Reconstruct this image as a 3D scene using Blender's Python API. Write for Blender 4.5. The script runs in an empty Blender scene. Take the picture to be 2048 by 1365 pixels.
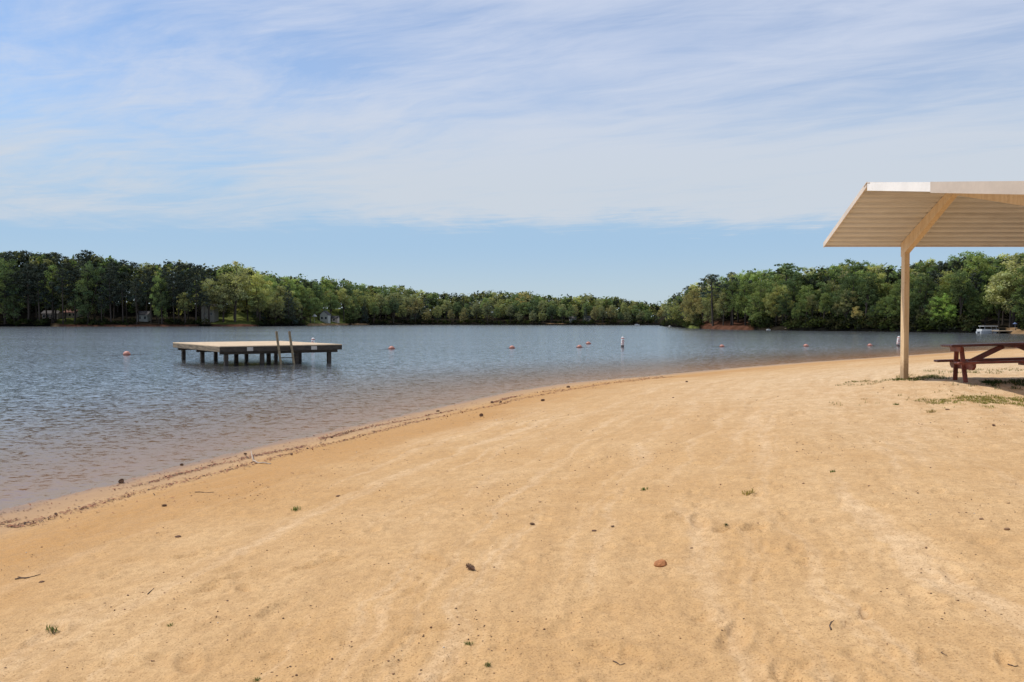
import bpy, bmesh, math, random
import numpy as np
from mathutils import Vector, Matrix, Euler
R = math.radians
random.seed(7)
sc = bpy.context.scene
col = sc.collection

# ------------------------------------------------------------------ camera
F = 1653.0                       # focal length in pixels of the 2048 px wide photograph
HZ = 644.0                       # row of the horizon
CAMZ = 1.9                       # eye above the lake surface
PITCH = math.atan((682.5 - HZ) / F)
cam = bpy.data.cameras.new('camera'); cam_o = bpy.data.objects.new('camera', cam); col.objects.link(cam_o)
cam.sensor_width = 36; cam.lens = F / 2048 * 36; cam.clip_start = 0.05; cam.clip_end = 6000
cam_o.location = (0, 0, CAMZ); cam_o.rotation_euler = (math.pi / 2 - PITCH, 0, 0)
sc.camera = cam_o

def ray(px, py):
    x = (px - 1024) / F; y = -(py - 682.5) / F
    c, s = math.cos(PITCH), math.sin(PITCH)
    return Vector((x, c + y * s, y * c - s))
def at_depth(px, py, Y):
    d = ray(px, py); return Vector((0, 0, CAMZ)) + d * (Y / d.y)
def depth_of(py, z=0.0):         # forward distance of a level point at height z seen on row py
    d = ray(1024, py); return (z - CAMZ) / d.z * d.y

# ------------------------------------------------------------------ light and sky
SUN_EL, SUN_AZ = R(58.5), R(75)    # azimuth measured from the view direction towards the left
S = Vector((-math.sin(SUN_AZ) * math.cos(SUN_EL), math.cos(SUN_AZ) * math.cos(SUN_EL), math.sin(SUN_EL)))
sun = bpy.data.lights.new('sun', 'SUN'); sun.energy = 3.6; sun.angle = R(0.53); sun.color = (1.0, 0.945, 0.86)
so = bpy.data.objects.new('sun', sun); col.objects.link(so); so.rotation_euler = S.to_track_quat('Z', 'Y').to_euler()

class NT:
    def __init__(s, nt): s.nt = nt
    def n(s, t, **kw):
        nd = s.nt.nodes.new(t)
        for k, v in kw.items():
            if k.startswith('i_'):
                key = k[2:]
                key = int(key) if key.isdigit() else key.replace('_', ' ')
                s.put(nd.inputs[key], v)
            else: setattr(nd, k, v)
        return nd
    def put(s, sock, v):
        if isinstance(v, bpy.types.NodeSocket): s.nt.links.new(v, sock)
        elif isinstance(v, bpy.types.Node): s.nt.links.new(v.outputs[0], sock)
        else:
            if isinstance(v, (tuple, list)) and len(v) == 3 and sock.type == 'RGBA': v = (*v, 1)
            sock.default_value = v
    def m(s, op, a, b=None, c=None, clamp=False):
        nd = s.nt.nodes.new('ShaderNodeMath'); nd.operation = op; nd.use_clamp = clamp
        for i, v in enumerate((a, b, c)):
            if v is not None: s.put(nd.inputs[i], v)
        return nd.outputs[0]
    def mix(s, f, a, b, mode='MIX'):
        nd = s.nt.nodes.new('ShaderNodeMix'); nd.data_type = 'RGBA'; nd.blend_type = mode
        s.put(nd.inputs[0], f); s.put(nd.inputs[6], a); s.put(nd.inputs[7], b); return nd.outputs[2]
    def sstep(s, v, lo, hi):
        nd = s.nt.nodes.new('ShaderNodeMapRange'); nd.interpolation_type = 'SMOOTHSTEP'
        s.put(nd.inputs[0], v); s.put(nd.inputs[1], lo); s.put(nd.inputs[2], hi); return nd.outputs[0]
    def noise(s, vec, scale, detail=4, rough=0.55, dist=0.0):
        nd = s.nt.nodes.new('ShaderNodeTexNoise'); s.put(nd.inputs['Vector'], vec)
        nd.inputs['Scale'].default_value = scale; nd.inputs['Detail'].default_value = detail
        nd.inputs['Roughness'].default_value = rough; nd.inputs['Distortion'].default_value = dist
        return nd.outputs[0]
    def mapping(s, vec, scale=(1, 1, 1), rot=(0, 0, 0), loc=(0, 0, 0)):
        nd = s.nt.nodes.new('ShaderNodeMapping'); s.put(nd.inputs[0], vec)
        nd.inputs[1].default_value = loc; nd.inputs[2].default_value = rot; nd.inputs[3].default_value = scale
        return nd.outputs[0]
    def bump(s, h, dist=1.0, strength=1.0, nrm=None):
        nd = s.nt.nodes.new('ShaderNodeBump'); s.put(nd.inputs['Height'], h)
        nd.inputs['Strength'].default_value = strength; nd.inputs['Distance'].default_value = dist
        if nrm is not None: s.put(nd.inputs['Normal'], nrm)
        return nd.outputs[0]

w = bpy.data.worlds.new('World'); sc.world = w; w.use_nodes = True
wt = NT(w.node_tree); w.node_tree.nodes.clear()
sky = wt.n('ShaderNodeTexSky'); sky.sky_type = 'NISHITA'; sky.sun_disc = False
sky.sun_elevation = SUN_EL; sky.sun_rotation = -SUN_AZ
sky.air_density = 1.0; sky.dust_density = 0.6; sky.ozone_density = 1.0
tc = wt.n('ShaderNodeTexCoord')
sep = wt.n('ShaderNodeSeparateXYZ', i_0=tc.outputs['Generated'])
zz = wt.m('MAXIMUM', sep.outputs[2], 0.02)
u = wt.m('DIVIDE', sep.outputs[0], zz); v = wt.m('DIVIDE', sep.outputs[1], zz)
uv = wt.n('ShaderNodeCombineXYZ', i_0=u, i_1=v, i_2=0.0).outputs[0]
warp = wt.n('ShaderNodeTexNoise', i_Vector=uv, i_Scale=0.45, i_Detail=3.0)
uvw = wt.n('ShaderNodeVectorMath', operation='MULTIPLY_ADD', i_0=warp.outputs['Color'], i_1=(0.9, 0.9, 0), i_2=uv).outputs[0]
big = wt.noise(wt.mapping(uvw, (0.55, 0.5, 1), loc=(1.7, 0.4, 0)), 0.9, 5, 0.55)
streak = wt.noise(wt.mapping(wt.mapping(uvw, rot=(0, 0, R(44))), (0.7, 2.4, 1), loc=(0.3, 2.2, 0)), 0.85, 9, 0.62, 0.5)
fine = wt.noise(wt.mapping(wt.mapping(uvw, rot=(0, 0, R(22))), (1.5, 4.2, 1), loc=(4, 1, 0)), 1.0, 8, 0.66, 0.6)
right = wt.sstep(wt.m('DIVIDE', sep.outputs[0], wt.m('MAXIMUM', sep.outputs[1], 0.05)), -0.45, 0.12)
low = wt.sstep(v, 3.4, 5.6)
dens = wt.m('ADD', wt.m('MULTIPLY', big, 0.5), wt.m('ADD', wt.m('MULTIPLY', streak, wt.m('SUBTRACT', 0.66, wt.m('MULTIPLY', right, 0.22))), wt.m('ADD', wt.m('MULTIPLY', fine, wt.m('SUBTRACT', 0.42, wt.m('MULTIPLY', right, 0.14))), wt.m('MULTIPLY', right, 0.17))))
bias = wt.m('ADD', wt.m('MULTIPLY', right, 0.10), wt.m('MULTIPLY', wt.m('MULTIPLY', low, wt.m('ADD', 0.22, right)), 0.17))
dens = wt.m('ADD', dens, bias)
cl = wt.sstep(dens, 0.55, 1.06)
edge_n = wt.m('ADD', wt.m('MULTIPLY', wt.m('SUBTRACT', wt.noise(wt.mapping(uvw, (0.85, 0.3, 1)), 1.0, 6, 0.62), 0.18), 5.0), wt.m('MULTIPLY', wt.m('SUBTRACT', fine, 0.5), 3.0))
edge = wt.m('SUBTRACT', 1.0, wt.sstep(wt.m('ADD', v, edge_n), 8.9, 10.9))
cl = wt.m('MULTIPLY', cl, edge)
hazeh = wt.sstep(sep.outputs[2], 0.26, 0.10)
lowband = wt.sstep(sep.outputs[2], 0.10, 0.01)
veil = wt.m('MULTIPLY', wt.m('MULTIPLY', edge, 0.34), wt.m('ADD', 0.25, right))
cl = wt.m('MAXIMUM', wt.m('MULTIPLY', cl, 0.90), veil)
skc = wt.mix(1.0, sky.outputs[0], (1.15, 1.29, 1.45), 'MULTIPLY')
skc = wt.mix(wt.m('MULTIPLY', hazeh, 0.9), skc, wt.mix(lowband, (3.75, 5.5, 7.5), (5.1, 6.2, 6.95)))
fin = wt.mix(cl, skc, wt.mix(wt.sstep(sep.outputs[2], 0.14, 0.33), (6.25, 6.75, 7.4), (6.5, 7.1, 8.5)))
bg = wt.n('ShaderNodeBackground', i_Color=fin, i_Strength=0.1)
wo = wt.n('ShaderNodeOutputWorld'); w.node_tree.links.new(bg.outputs[0], wo.inputs[0])
SKY = dict(sky=sky)
sc.view_settings.view_transform = 'Standard'; sc.view_settings.look = 'None'
sc.view_settings.exposure = 0; sc.view_settings.gamma = 1
sc.cycles.use_denoising = True; sc.cycles.max_bounces = 8; sc.cycles.transparent_max_bounces = 12; sc.cycles.sample_clamp_indirect = 6

# ------------------------------------------------------------------ object helpers
def tag(o, label=None, cat=None, group=None, kind=None):
    if label: o['label'] = label
    if cat: o['category'] = cat
    if group: o['group'] = group
    if kind: o['kind'] = kind
    return o
def empty(name, loc, rz=0.0):
    o = bpy.data.objects.new(name, None); o.location = loc; o.rotation_euler = (0, 0, rz)
    o.empty_display_size = 0.2; col.objects.link(o); return o
def link_mesh(name, me, m, parent=None):
    if m is not None: me.materials.append(m)
    o = bpy.data.objects.new(name, me); col.objects.link(o)
    if parent is not None: o.parent = parent
    return o
def np_mesh(name, V, Fq, attrs=None, smooth=False):
    me = bpy.data.meshes.new(name)
    V = np.asarray(V, np.float32); Fq = np.asarray(Fq, np.int32)
    k = Fq.shape[1]
    me.vertices.add(len(V)); me.vertices.foreach_set('co', V.ravel())
    me.loops.add(Fq.size); me.loops.foreach_set('vertex_index', Fq.ravel())
    me.polygons.add(len(Fq)); me.polygons.foreach_set('loop_start', np.arange(0, Fq.size, k, dtype=np.int32))
    me.polygons.foreach_set('loop_total', np.full(len(Fq), k, np.int32))
    if smooth: me.polygons.foreach_set('use_smooth', np.ones(len(Fq), bool))
    for nm, arr in (attrs or {}).items():
        if arr.ndim == 1:
            a = me.attributes.new(nm, 'FLOAT', 'POINT'); a.data.foreach_set('value', arr.astype(np.float32))
        else:
            a = me.attributes.new(nm, 'FLOAT_COLOR', 'POINT')
            a.data.foreach_set('color', np.c_[arr, np.ones(len(arr))].astype(np.float32).ravel())
    me.update(calc_edges=True); me.validate(); return me

class MB:
    """collects shapes for one mesh"""
    def __init__(s): s.bm = bmesh.new()
    def _bevel(s, vs, b):
        es = list({e for v in vs for e in v.link_edges})
        bmesh.ops.bevel(s.bm, geom=es, offset=b, segments=1, profile=0.5, affect='EDGES')
    def box(s, c, size, rot=None, bev=0.0):
        r = bmesh.ops.create_cube(s.bm, size=1.0)
        M = Matrix.Translation(c) @ ((rot.to_matrix() if isinstance(rot, Euler) else rot).to_4x4() if rot is not None else Matrix.Identity(4)) @ Matrix.Diagonal((*size, 1))
        bmesh.ops.transform(s.bm, matrix=M, verts=r['verts'])
        if bev: s._bevel(r['verts'], bev)
        return s
    def bar(s, a, b, wx, wz, up=(0, 0, 1), bev=0.0):
        a, b = Vector(a), Vector(b); d = (b - a); L = d.length; y = d / L
        x = y.cross(Vector(up)).normalized(); z = x.cross(y)
        rot = Matrix((x, y, z)).transposed()
        return s.box((a + b) / 2, (wx, L, wz), rot, bev)
    def tube(s, pts, rad, seg=8, cap=True):
        pts = [Vector(p) for p in pts]; rings = []
        rr = rad if isinstance(rad, (list, tuple)) else [rad] * len(pts)
        for i, p in enumerate(pts):
            t = (pts[min(i + 1, len(pts) - 1)] - pts[max(i - 1, 0)]).normalized()
            a = t.cross(Vector((0, 0, 1)) if abs(t.z) < 0.9 else Vector((1, 0, 0))).normalized(); b = t.cross(a)
            rings.append([s.bm.verts.new(p + (a * math.cos(2 * math.pi * k / seg) + b * math.sin(2 * math.pi * k / seg)) * rr[i]) for k in range(seg)])
        for i in range(len(rings) - 1):
            for k in range(seg):
                s.bm.faces.new((rings[i][k], rings[i][(k + 1) % seg], rings[i + 1][(k + 1) % seg], rings[i + 1][k]))
        if cap:
            s.bm.faces.new(rings[0][::-1]); s.bm.faces.new(rings[-1])
        return s
    def lathe(s, prof, seg=16, M=None):
        rings = []
        for r_, z in prof:
            rings.append([s.bm.verts.new((r_ * math.cos(2 * math.pi * k / seg), r_ * math.sin(2 * math.pi * k / seg), z)) for k in range(seg)])
        for i in range(len(rings) - 1):
            for k in range(seg):
                s.bm.faces.new((rings[i][k], rings[i][(k + 1) % seg], rings[i + 1][(k + 1) % seg], rings[i + 1][k]))
        s.bm.faces.new(rings[0][::-1]); s.bm.faces.new(rings[-1])
        if M is not None: bmesh.ops.transform(s.bm, matrix=M, verts=[v for r in rings for v in r])
        return s
    def prism(s, poly, a, b):
        """closed polygon poly (list of points) swept from offset a to offset b"""
        A = [s.bm.verts.new(Vector(p) + Vector(a)) for p in poly]; B = [s.bm.verts.new(Vector(p) + Vector(b)) for p in poly]
        s.bm.faces.new(A); s.bm.faces.new(B[::-1])
        for i in range(len(A)):
            j = (i + 1) % len(A); s.bm.faces.new((A[j], A[i], B[i], B[j]))
        return s
    def build(s, name, m, parent=None, smooth=False):
        bmesh.ops.recalc_face_normals(s.bm, faces=s.bm.faces[:])
        me = bpy.data.meshes.new(name); s.bm.to_mesh(me); s.bm.free()
        if smooth:
            me.polygons.foreach_set('use_smooth', np.ones(len(me.polygons), bool))
        return link_mesh(name, me, m, parent)
def copy_tree(o, parent=None):
    c = o.copy(); col.objects.link(c); c.parent = parent
    for ch in [x for x in o.children]: copy_tree(ch, c)
    return c

# ------------------------------------------------------------------ numpy noise
_tabs = {}
def vnoise(x, y, seed=0):
    if seed not in _tabs: _tabs[seed] = np.random.RandomState(seed + 11).rand(256, 256)
    t = _tabs[seed]
    xi = np.floor(x).astype(int); yi = np.floor(y).astype(int); fx = x - xi; fy = y - yi
    fx = fx * fx * (3 - 2 * fx); fy = fy * fy * (3 - 2 * fy)
    g = lambda a, b: t[a & 255, b & 255]
    return (g(xi, yi) * (1 - fx) + g(xi + 1, yi) * fx) * (1 - fy) + (g(xi, yi + 1) * (1 - fx) + g(xi + 1, yi + 1) * fx) * fy
def fbm(x, y, o=4, seed=0):
    r = 0; a = 0.5
    for k in range(o): r = r + a * (vnoise(x * 2 ** k + 17.3 * k, y * 2 ** k - 9.1 * k, seed + k) - 0.5); a *= 0.55
    return r
def smooth(x, a, b):
    t = np.clip((x - a) / (b - a), 0, 1); return t * t * (3 - 2 * t)

# ------------------------------------------------------------------ shoreline of the beach (world metres, z = 0)
_shore_px = [(0, 1022), (160, 980), (320, 944), (480, 902), (640, 868), (816, 828), (920, 805), (1028, 782), (1140, 766), (1316, 750),
             (1460, 737), (1610, 725), (1772, 714), (1922, 703.5), (2048, 697)]
SH = []
for px, py in _shore_px:
    Y = depth_of(py); SH.append(((px - 1024) / F * Y, Y))
SH = [(-6.0, -60), (-6.2, -20), (-5.9, 0), (-5.7, 5)] + SH + [(52, 74), (78, 92), (112, 104), (150, 108), (260, 112)]
SHp = np.array(SH)
def shore_d(x, y):
    x = np.asarray(x, float); y = np.asarray(y, float)
    best = np.full(x.shape, 1e9); sgn = np.ones(x.shape)
    for (ax, ay), (bx, by) in zip(SHp[:-1], SHp[1:]):
        dx, dy = bx - ax, by - ay; L2 = dx * dx + dy * dy
        t = np.clip(((x - ax) * dx + (y - ay) * dy) / L2, 0, 1)
        qx, qy = ax + t * dx, ay + t * dy
        dd = np.hypot(x - qx, y - qy)
        side = np.where((x - ax) * dy - (y - ay) * dx >= 0, 1.0, -1.0)   # right of the walk = land
        up = dd < best - 1e-9
        best = np.where(up, dd, best); sgn = np.where(up, side, sgn)
    return best * sgn
_fp = np.random.RandomState(5)
FOOT = []
for k in range(330):
    r_ = 3.2 + 13 * _fp.rand() ** 1.4; a_ = R(-36 + 74 * _fp.rand())
    FOOT.append((r_ * math.sin(a_), r_ * math.cos(a_), _fp.rand() * 6.28, 0.07 + 0.09 * _fp.rand(), 0.035 + 0.03 * _fp.rand(), 0.005 + 0.014 * _fp.rand() ** 1.5))
for k in range(620):                # small scuffs and heel marks
    r_ = 3.0 + 9 * _fp.rand() ** 1.3; a_ = R(-36 + 74 * _fp.rand())
    FOOT.append((r_ * math.sin(a_), r_ * math.cos(a_), 0.4 + 0.9 * _fp.rand(), 0.03 + 0.05 * _fp.rand(), 0.018 + 0.02 * _fp.rand(), 0.004 + 0.009 * _fp.rand()))
for fx_, fy_ in ((-1.95, 5.2), (-1.86, 5.38), (-1.76, 5.5), (-1.36, 5.5), (-1.22, 5.62), (1.45, 5.55), (1.62, 5.5), (1.2, 6.0), (-2.4, 6.1)):
    FOOT.append((fx_, fy_, 0.5, 0.10, 0.05, 0.026))
FA = np.array(FOOT)
def tracks(x, y, d):
    """faint combed wheel and rake lines following the curve of the shore"""
    wob = fbm(x * 0.5, y * 0.5, 2, 40) * 1.2
    m = smooth(vnoise(x * 0.22 + 5, y * 0.22, 41), 0.42, 0.75) * (0.25 + 1.2 * vnoise(x * 1.3, y * 1.3, 43))
    rut = 0
    for c_, dp_ in ((5.3, 0.008), (6.9, 0.010), (7.35, 0.006), (8.95, 0.009), (10.4, 0.008), (11.9, 0.010)):
        q = (d + 0.35 * wob - c_) / 0.085
        rut = rut + dp_ * (-np.exp(-q ** 4) + 0.5 * np.exp(-((np.abs(q) - 1.5) / 0.45) ** 2)) * smooth(vnoise(x * 0.3 + c_, y * 0.3, 47), 0.3, 0.6)
    return rut + m * (0.0022 * np.sin((d + wob) * 2 * np.pi / 0.21) + 0.0012 * np.sin((d + wob) * 2 * np.pi / 0.087))
def sand_z(x, y, fine=True):
    x = np.atleast_1d(np.asarray(x, float)); y = np.atleast_1d(np.asarray(y, float))
    d = shore_d(x, y)
    dp = np.maximum(d, 0)
    z = np.where(dp < 10, 0.02 * dp + 0.6 * (dp / 10) ** 1.5, 0.8 + 0.006 * (dp - 10))
    z = np.where(z > 1.0, 1.0 + 0.9 * (1 - np.exp(-(z - 1.0) / 0.9)), z)
    z = z - 0.14 * smooth(d, 7, 10) * smooth(15.4 - y, 0, 3.4) * smooth(x, 2.5, 5.5)
    z = np.where(d < 0, -0.38 * (1 - np.exp(np.minimum(d, 0) / 8.0)), z)
    dry = smooth(d, 0.6, 2.5)
    z = z + (0.25 + 0.75 * dry) * 0.05 * fbm(x * 0.35, y * 0.35, 3, 3) * smooth(d, -3, 1)
    if fine:
        z = z + dry * (0.045 * fbm(x * 1.6, y * 1.6, 4, 9) + 0.022 * np.abs(fbm(x * 5.0, y * 5.0, 3, 21)) + 0.018 * fbm(x * 11.0, y * 11.0, 3, 31)) * (0.45 + 0.9 * vnoise(x * 0.5, y * 0.5, 52))
        z = z + (1 - dry) * smooth(d, -1.5, 0) * 0.016 * fbm(x * 3, y * 3, 3, 25)
        z = z + dry * tracks(x, y, d)
        feet = FOOT
        if len(x) < 3000:
            hit = ((np.abs(x[:, None] - FA[None, :, 0]) < 0.4) & (np.abs(y[:, None] - FA[None, :, 1]) < 0.4)).any(0)
            feet = [FOOT[i] for i in np.where(hit)[0]]
        for fx, fy, fa, fl, fw, fd in feet:
            near = np.where((np.abs(x - fx) < 0.4) & (np.abs(y - fy) < 0.4))[0]
            if len(near) == 0: continue
            ex = x[near] - fx; ey = y[near] - fy
            p = (ex * math.cos(fa) + ey * math.sin(fa)) / fl; q = (-ex * math.sin(fa) + ey * math.cos(fa)) / fw
            rr = np.sqrt(p * p + q * q)
            z[near] += fd * (-np.exp(-rr ** 4 * 0.9) + 0.55 * np.exp(-((rr - 1.45) / 0.4) ** 2)) * dry[near]
    return z
def sz(x, y): return float(sand_z([x], [y])[0])
def on_sand(px, py):
    d = ray(px, py); o = Vector((0, 0, CAMZ))
    t0 = 1.0
    ts = np.geomspace(1.5, 120, 1500)
    P = np.array([[o[i] + d[i] * t for i in range(3)] for t in ts])
    z = sand_z(P[:, 0], P[:, 1])
    hit = np.where(P[:, 2] <= z)[0]
    k = hit[0] if len(hit) else len(ts) - 1
    return Vector((P[k, 0], P[k, 1], z[k]))

# ------------------------------------------------------------------ materials
def new_mat(name):
    m = bpy.data.materials.new(name); m.use_nodes = True; m.node_tree.nodes.clear()
    t = NT(m.node_tree); out = t.n('ShaderNodeOutputMaterial')
    return m, t, out
def obj_co(t): return t.n('ShaderNodeTexCoord').outputs['Object']
def principled(t, out, **kw):
    p = t.n('ShaderNodeBsdfPrincipled', **kw); t.nt.links.new(p.outputs[0], out.inputs[0]); return p
def simple_mat(name, c, rough=0.6, var=0.25, scale=6.0, stretch=(1, 1, 1), c2=None, bump=0.0, spec=0.4):
    m, t, out = new_mat(name)
    co = t.mapping(obj_co(t), stretch)
    n1 = t.noise(co, scale, 6, 0.6); n2 = t.noise(co, scale * 7, 3, 0.6)
    f = t.sstep(t.m('ADD', t.m('MULTIPLY', n1, 0.7), t.m('MULTIPLY', n2, 0.3)), 0.32, 0.68)
    ca = tuple(x * (1 - var) for x in c); cb = c2 or tuple(min(1, x * (1 + var)) for x in c)
    p = principled(t, out, i_Base_Color=t.mix(f, ca, cb), i_Roughness=rough)
    p.inputs['Specular IOR Level'].default_value = spec
    if bump: t.put(p.inputs['Normal'], t.bump(n2, bump, 0.6))
    return m
M = {}
M['deck'] = simple_mat('weathered_deck_boards', (0.60, 0.45, 0.29), 0.8, 0.18, 3, (1, 1, 1), bump=0.004)
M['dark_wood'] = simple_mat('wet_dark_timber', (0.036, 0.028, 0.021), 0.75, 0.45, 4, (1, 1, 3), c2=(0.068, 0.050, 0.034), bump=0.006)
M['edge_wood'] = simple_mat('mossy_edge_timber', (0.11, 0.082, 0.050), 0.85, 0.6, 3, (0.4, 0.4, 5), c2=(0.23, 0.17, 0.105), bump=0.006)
M['ladder_wood'] = simple_mat('ladder_timber', (0.22, 0.165, 0.095), 0.8, 0.3, 5, (3, 3, 1), bump=0.004)
M['sign'] = simple_mat('plate_grey', (0.42, 0.38, 0.33), 0.6, 0.18, 9)
def frame_mat():
    m, t, out = new_mat('tan_frame_paint')
    co = obj_co(t); s_ = t.n('ShaderNodeSeparateXYZ', i_0=co)
    n1 = t.noise(t.mapping(co, (5, 5, 0.7)), 3, 6, 0.65); n2 = t.noise(co, 26, 4, 0.6)
    c = t.mix(t.sstep(n1, 0.3, 0.7), (0.60, 0.42, 0.23), (0.71, 0.53, 0.31))
    c = t.mix(t.m('MULTIPLY', t.sstep(n2, 0.60, 0.70), 0.5), c, (0.30, 0.19, 0.11))
    foot = t.m('SUBTRACT', 1.0, t.sstep(t.m('SUBTRACT', s_.outputs[2], t.m('MULTIPLY', n2, 0.35)), -0.10, 0.25))
    c = t.mix(t.m('MULTIPLY', foot, 0.7), c, (0.27, 0.17, 0.09))
    p = principled(t, out, i_Base_Color=c, i_Roughness=0.55, i_Normal=t.bump(n2, 0.003, 0.5)); return m
M['frame_cream'] = frame_mat()
M['cream'] = simple_mat('cream_paint', (0.62, 0.53, 0.44), 0.5, 0.10, 2.5, (1, 1, 0.6))
M['rake_tan'] = simple_mat('tan_trim_tone', (0.50, 0.42, 0.34), 0.5, 0.08, 2)
M['white_trim'] = simple_mat('white_trim_tone', (0.78, 0.75, 0.70), 0.45, 0.06, 2)  # whiter tone for the ridge-end trim length than for the next one
M['rust_red'] = simple_mat('red_brown_paint', (0.165, 0.040, 0.026), 0.48, 0.35, 5, (1, 1, 1), c2=(0.25, 0.064, 0.038), bump=0.003)
M['table_top'] = simple_mat('worn_table_paint', (0.105, 0.032, 0.026), 0.42, 0.35, 5, (0.5, 3, 1), c2=(0.16, 0.05, 0.035), bump=0.003)
M['white_boat'] = simple_mat('white_gelcoat', (0.5, 0.5, 0.49), 0.3, 0.06)  # white greyed in the colour for boats lying in shade
M['grey_alu'] = simple_mat('grey_aluminium', (0.32, 0.34, 0.36), 0.4, 0.12)
M['glass'] = simple_mat('dark_window_glass', (0.02, 0.025, 0.03), 0.1, 0.2)
M['blue_tarp'] = simple_mat('blue_tarp', (0.10, 0.15, 0.30), 0.6, 0.2)
M['purple_tarp'] = simple_mat('violet_cover', (0.17, 0.15, 0.26), 0.6, 0.2)
M['tan_cover'] = simple_mat('tan_cover', (0.42, 0.28, 0.16), 0.7, 0.2)
M['house_white'] = simple_mat('white_siding', (0.34, 0.35, 0.31), 0.7, 0.08)
M['house_grey'] = simple_mat('grey_siding', (0.22, 0.21, 0.18), 0.8, 0.10)
M['house_tan'] = simple_mat('tan_siding', (0.42, 0.35, 0.29), 0.8, 0.10)
M['roof_dark'] = simple_mat('dark_shingles', (0.07, 0.065, 0.065), 0.9, 0.2)
M['roof_red'] = simple_mat('red_brown_shingles', (0.16, 0.075, 0.06), 0.9, 0.2)
M['roof_pale'] = simple_mat('pale_metal_roof', (0.30, 0.32, 0.34), 0.5, 0.1)
M['dock'] = simple_mat('dock_boards', (0.38, 0.29, 0.19), 0.8, 0.2)
M['cloth_white'] = simple_mat('white_canvas', (0.5, 0.5, 0.49), 0.8, 0.05)
M['rope'] = simple_mat('wet_rope', (0.07, 0.06, 0.05), 0.9, 0.2)
M['cone'] = simple_mat('pine_cone_brown', (0.19, 0.11, 0.07), 0.9, 0.5, 30)
M['rock'] = simple_mat('red_sandstone', (0.40, 0.165, 0.062), 0.9, 0.3, 25, bump=0.004)
M['rock2'] = simple_mat('tan_pebble', (0.26, 0.15, 0.08), 0.9, 0.3, 25, bump=0.003)
M['chip'] = simple_mat('bark_chip', (0.11, 0.055, 0.03), 0.9, 0.4, 30)
M['twig'] = simple_mat('dark_twig', (0.10, 0.065, 0.045), 0.9, 0.3, 20)
M['driftwood'] = simple_mat('pale_driftwood', (0.42, 0.33, 0.25), 0.85, 0.25, 20)
M['bark'] = simple_mat('tree_bark', (0.055, 0.043, 0.035), 0.95, 0.35, 3, (1, 1, 0.3))
def buoy_mat():
    m, t, out = new_mat('faded_orange_plastic')
    co = obj_co(t); s_ = t.n('ShaderNodeSeparateXYZ', i_0=co)
    n = t.noise(co, 14, 4)
    f = t.sstep(t.m('ADD', s_.outputs[2], t.m('MULTIPLY', n, 0.06)), 0.0, 0.15)
    principled(t, out, i_Base_Color=t.mix(f, (0.17, 0.035, 0.020), (0.47, 0.205, 0.145)), i_Roughness=0.5)
    return m
M['buoy'] = buoy_mat()
M['marker_white'] = simple_mat('marker_white', (0.66, 0.63, 0.60), 0.5, 0.1)
M['marker_orange'] = simple_mat('marker_orange', (0.42, 0.10, 0.07), 0.5, 0.2)
M['marker_dark'] = simple_mat('algae_dark', (0.09, 0.06, 0.055), 0.7, 0.3)

def roof_under_mat():
    m, t, out = new_mat('ribbed_roof_steel')
    co = obj_co(t)
    n = t.noise(t.mapping(co, (0.35, 6, 6)), 1.2, 5, 0.6); n2 = t.noise(co, 3, 5, 0.6)
    f = t.sstep(t.m('ADD', t.m('MULTIPLY', n, 0.75), t.m('MULTIPLY', n2, 0.25)), 0.24, 0.60)
    c = t.mix(f, (0.47, 0.44, 0.405), (0.65, 0.63, 0.595))
    principled(t, out, i_Base_Color=c, i_Roughness=0.5)
    return m
M['roof_panel'] = roof_under_mat()

def leaf_mat(name, trans=0.42):
    m, t, out = new_mat(name)
    oi = t.n('ShaderNodeObjectInfo'); at = t.n('ShaderNodeAttribute'); at.attribute_name = 'tone'
    c = t.mix(1.0, oi.outputs['Color'], at.outputs['Color'], 'MULTIPLY')
    d = t.n('ShaderNodeBsdfDiffuse', i_Color=c); tr = t.n('ShaderNodeBsdfTranslucent', i_Color=t.mix(1.0, c, (1.1, 1.15, 0.6), 'MULTIPLY'))
    mx = t.n('ShaderNodeMixShader', i_0=trans, i_1=d.outputs[0], i_2=tr.outputs[0])
    t.nt.links.new(mx.outputs[0], out.inputs[0]); return m
M['leaf'] = leaf_mat('tree_leaves'); M['needle'] = leaf_mat('pine_needles', 0.15)

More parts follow.
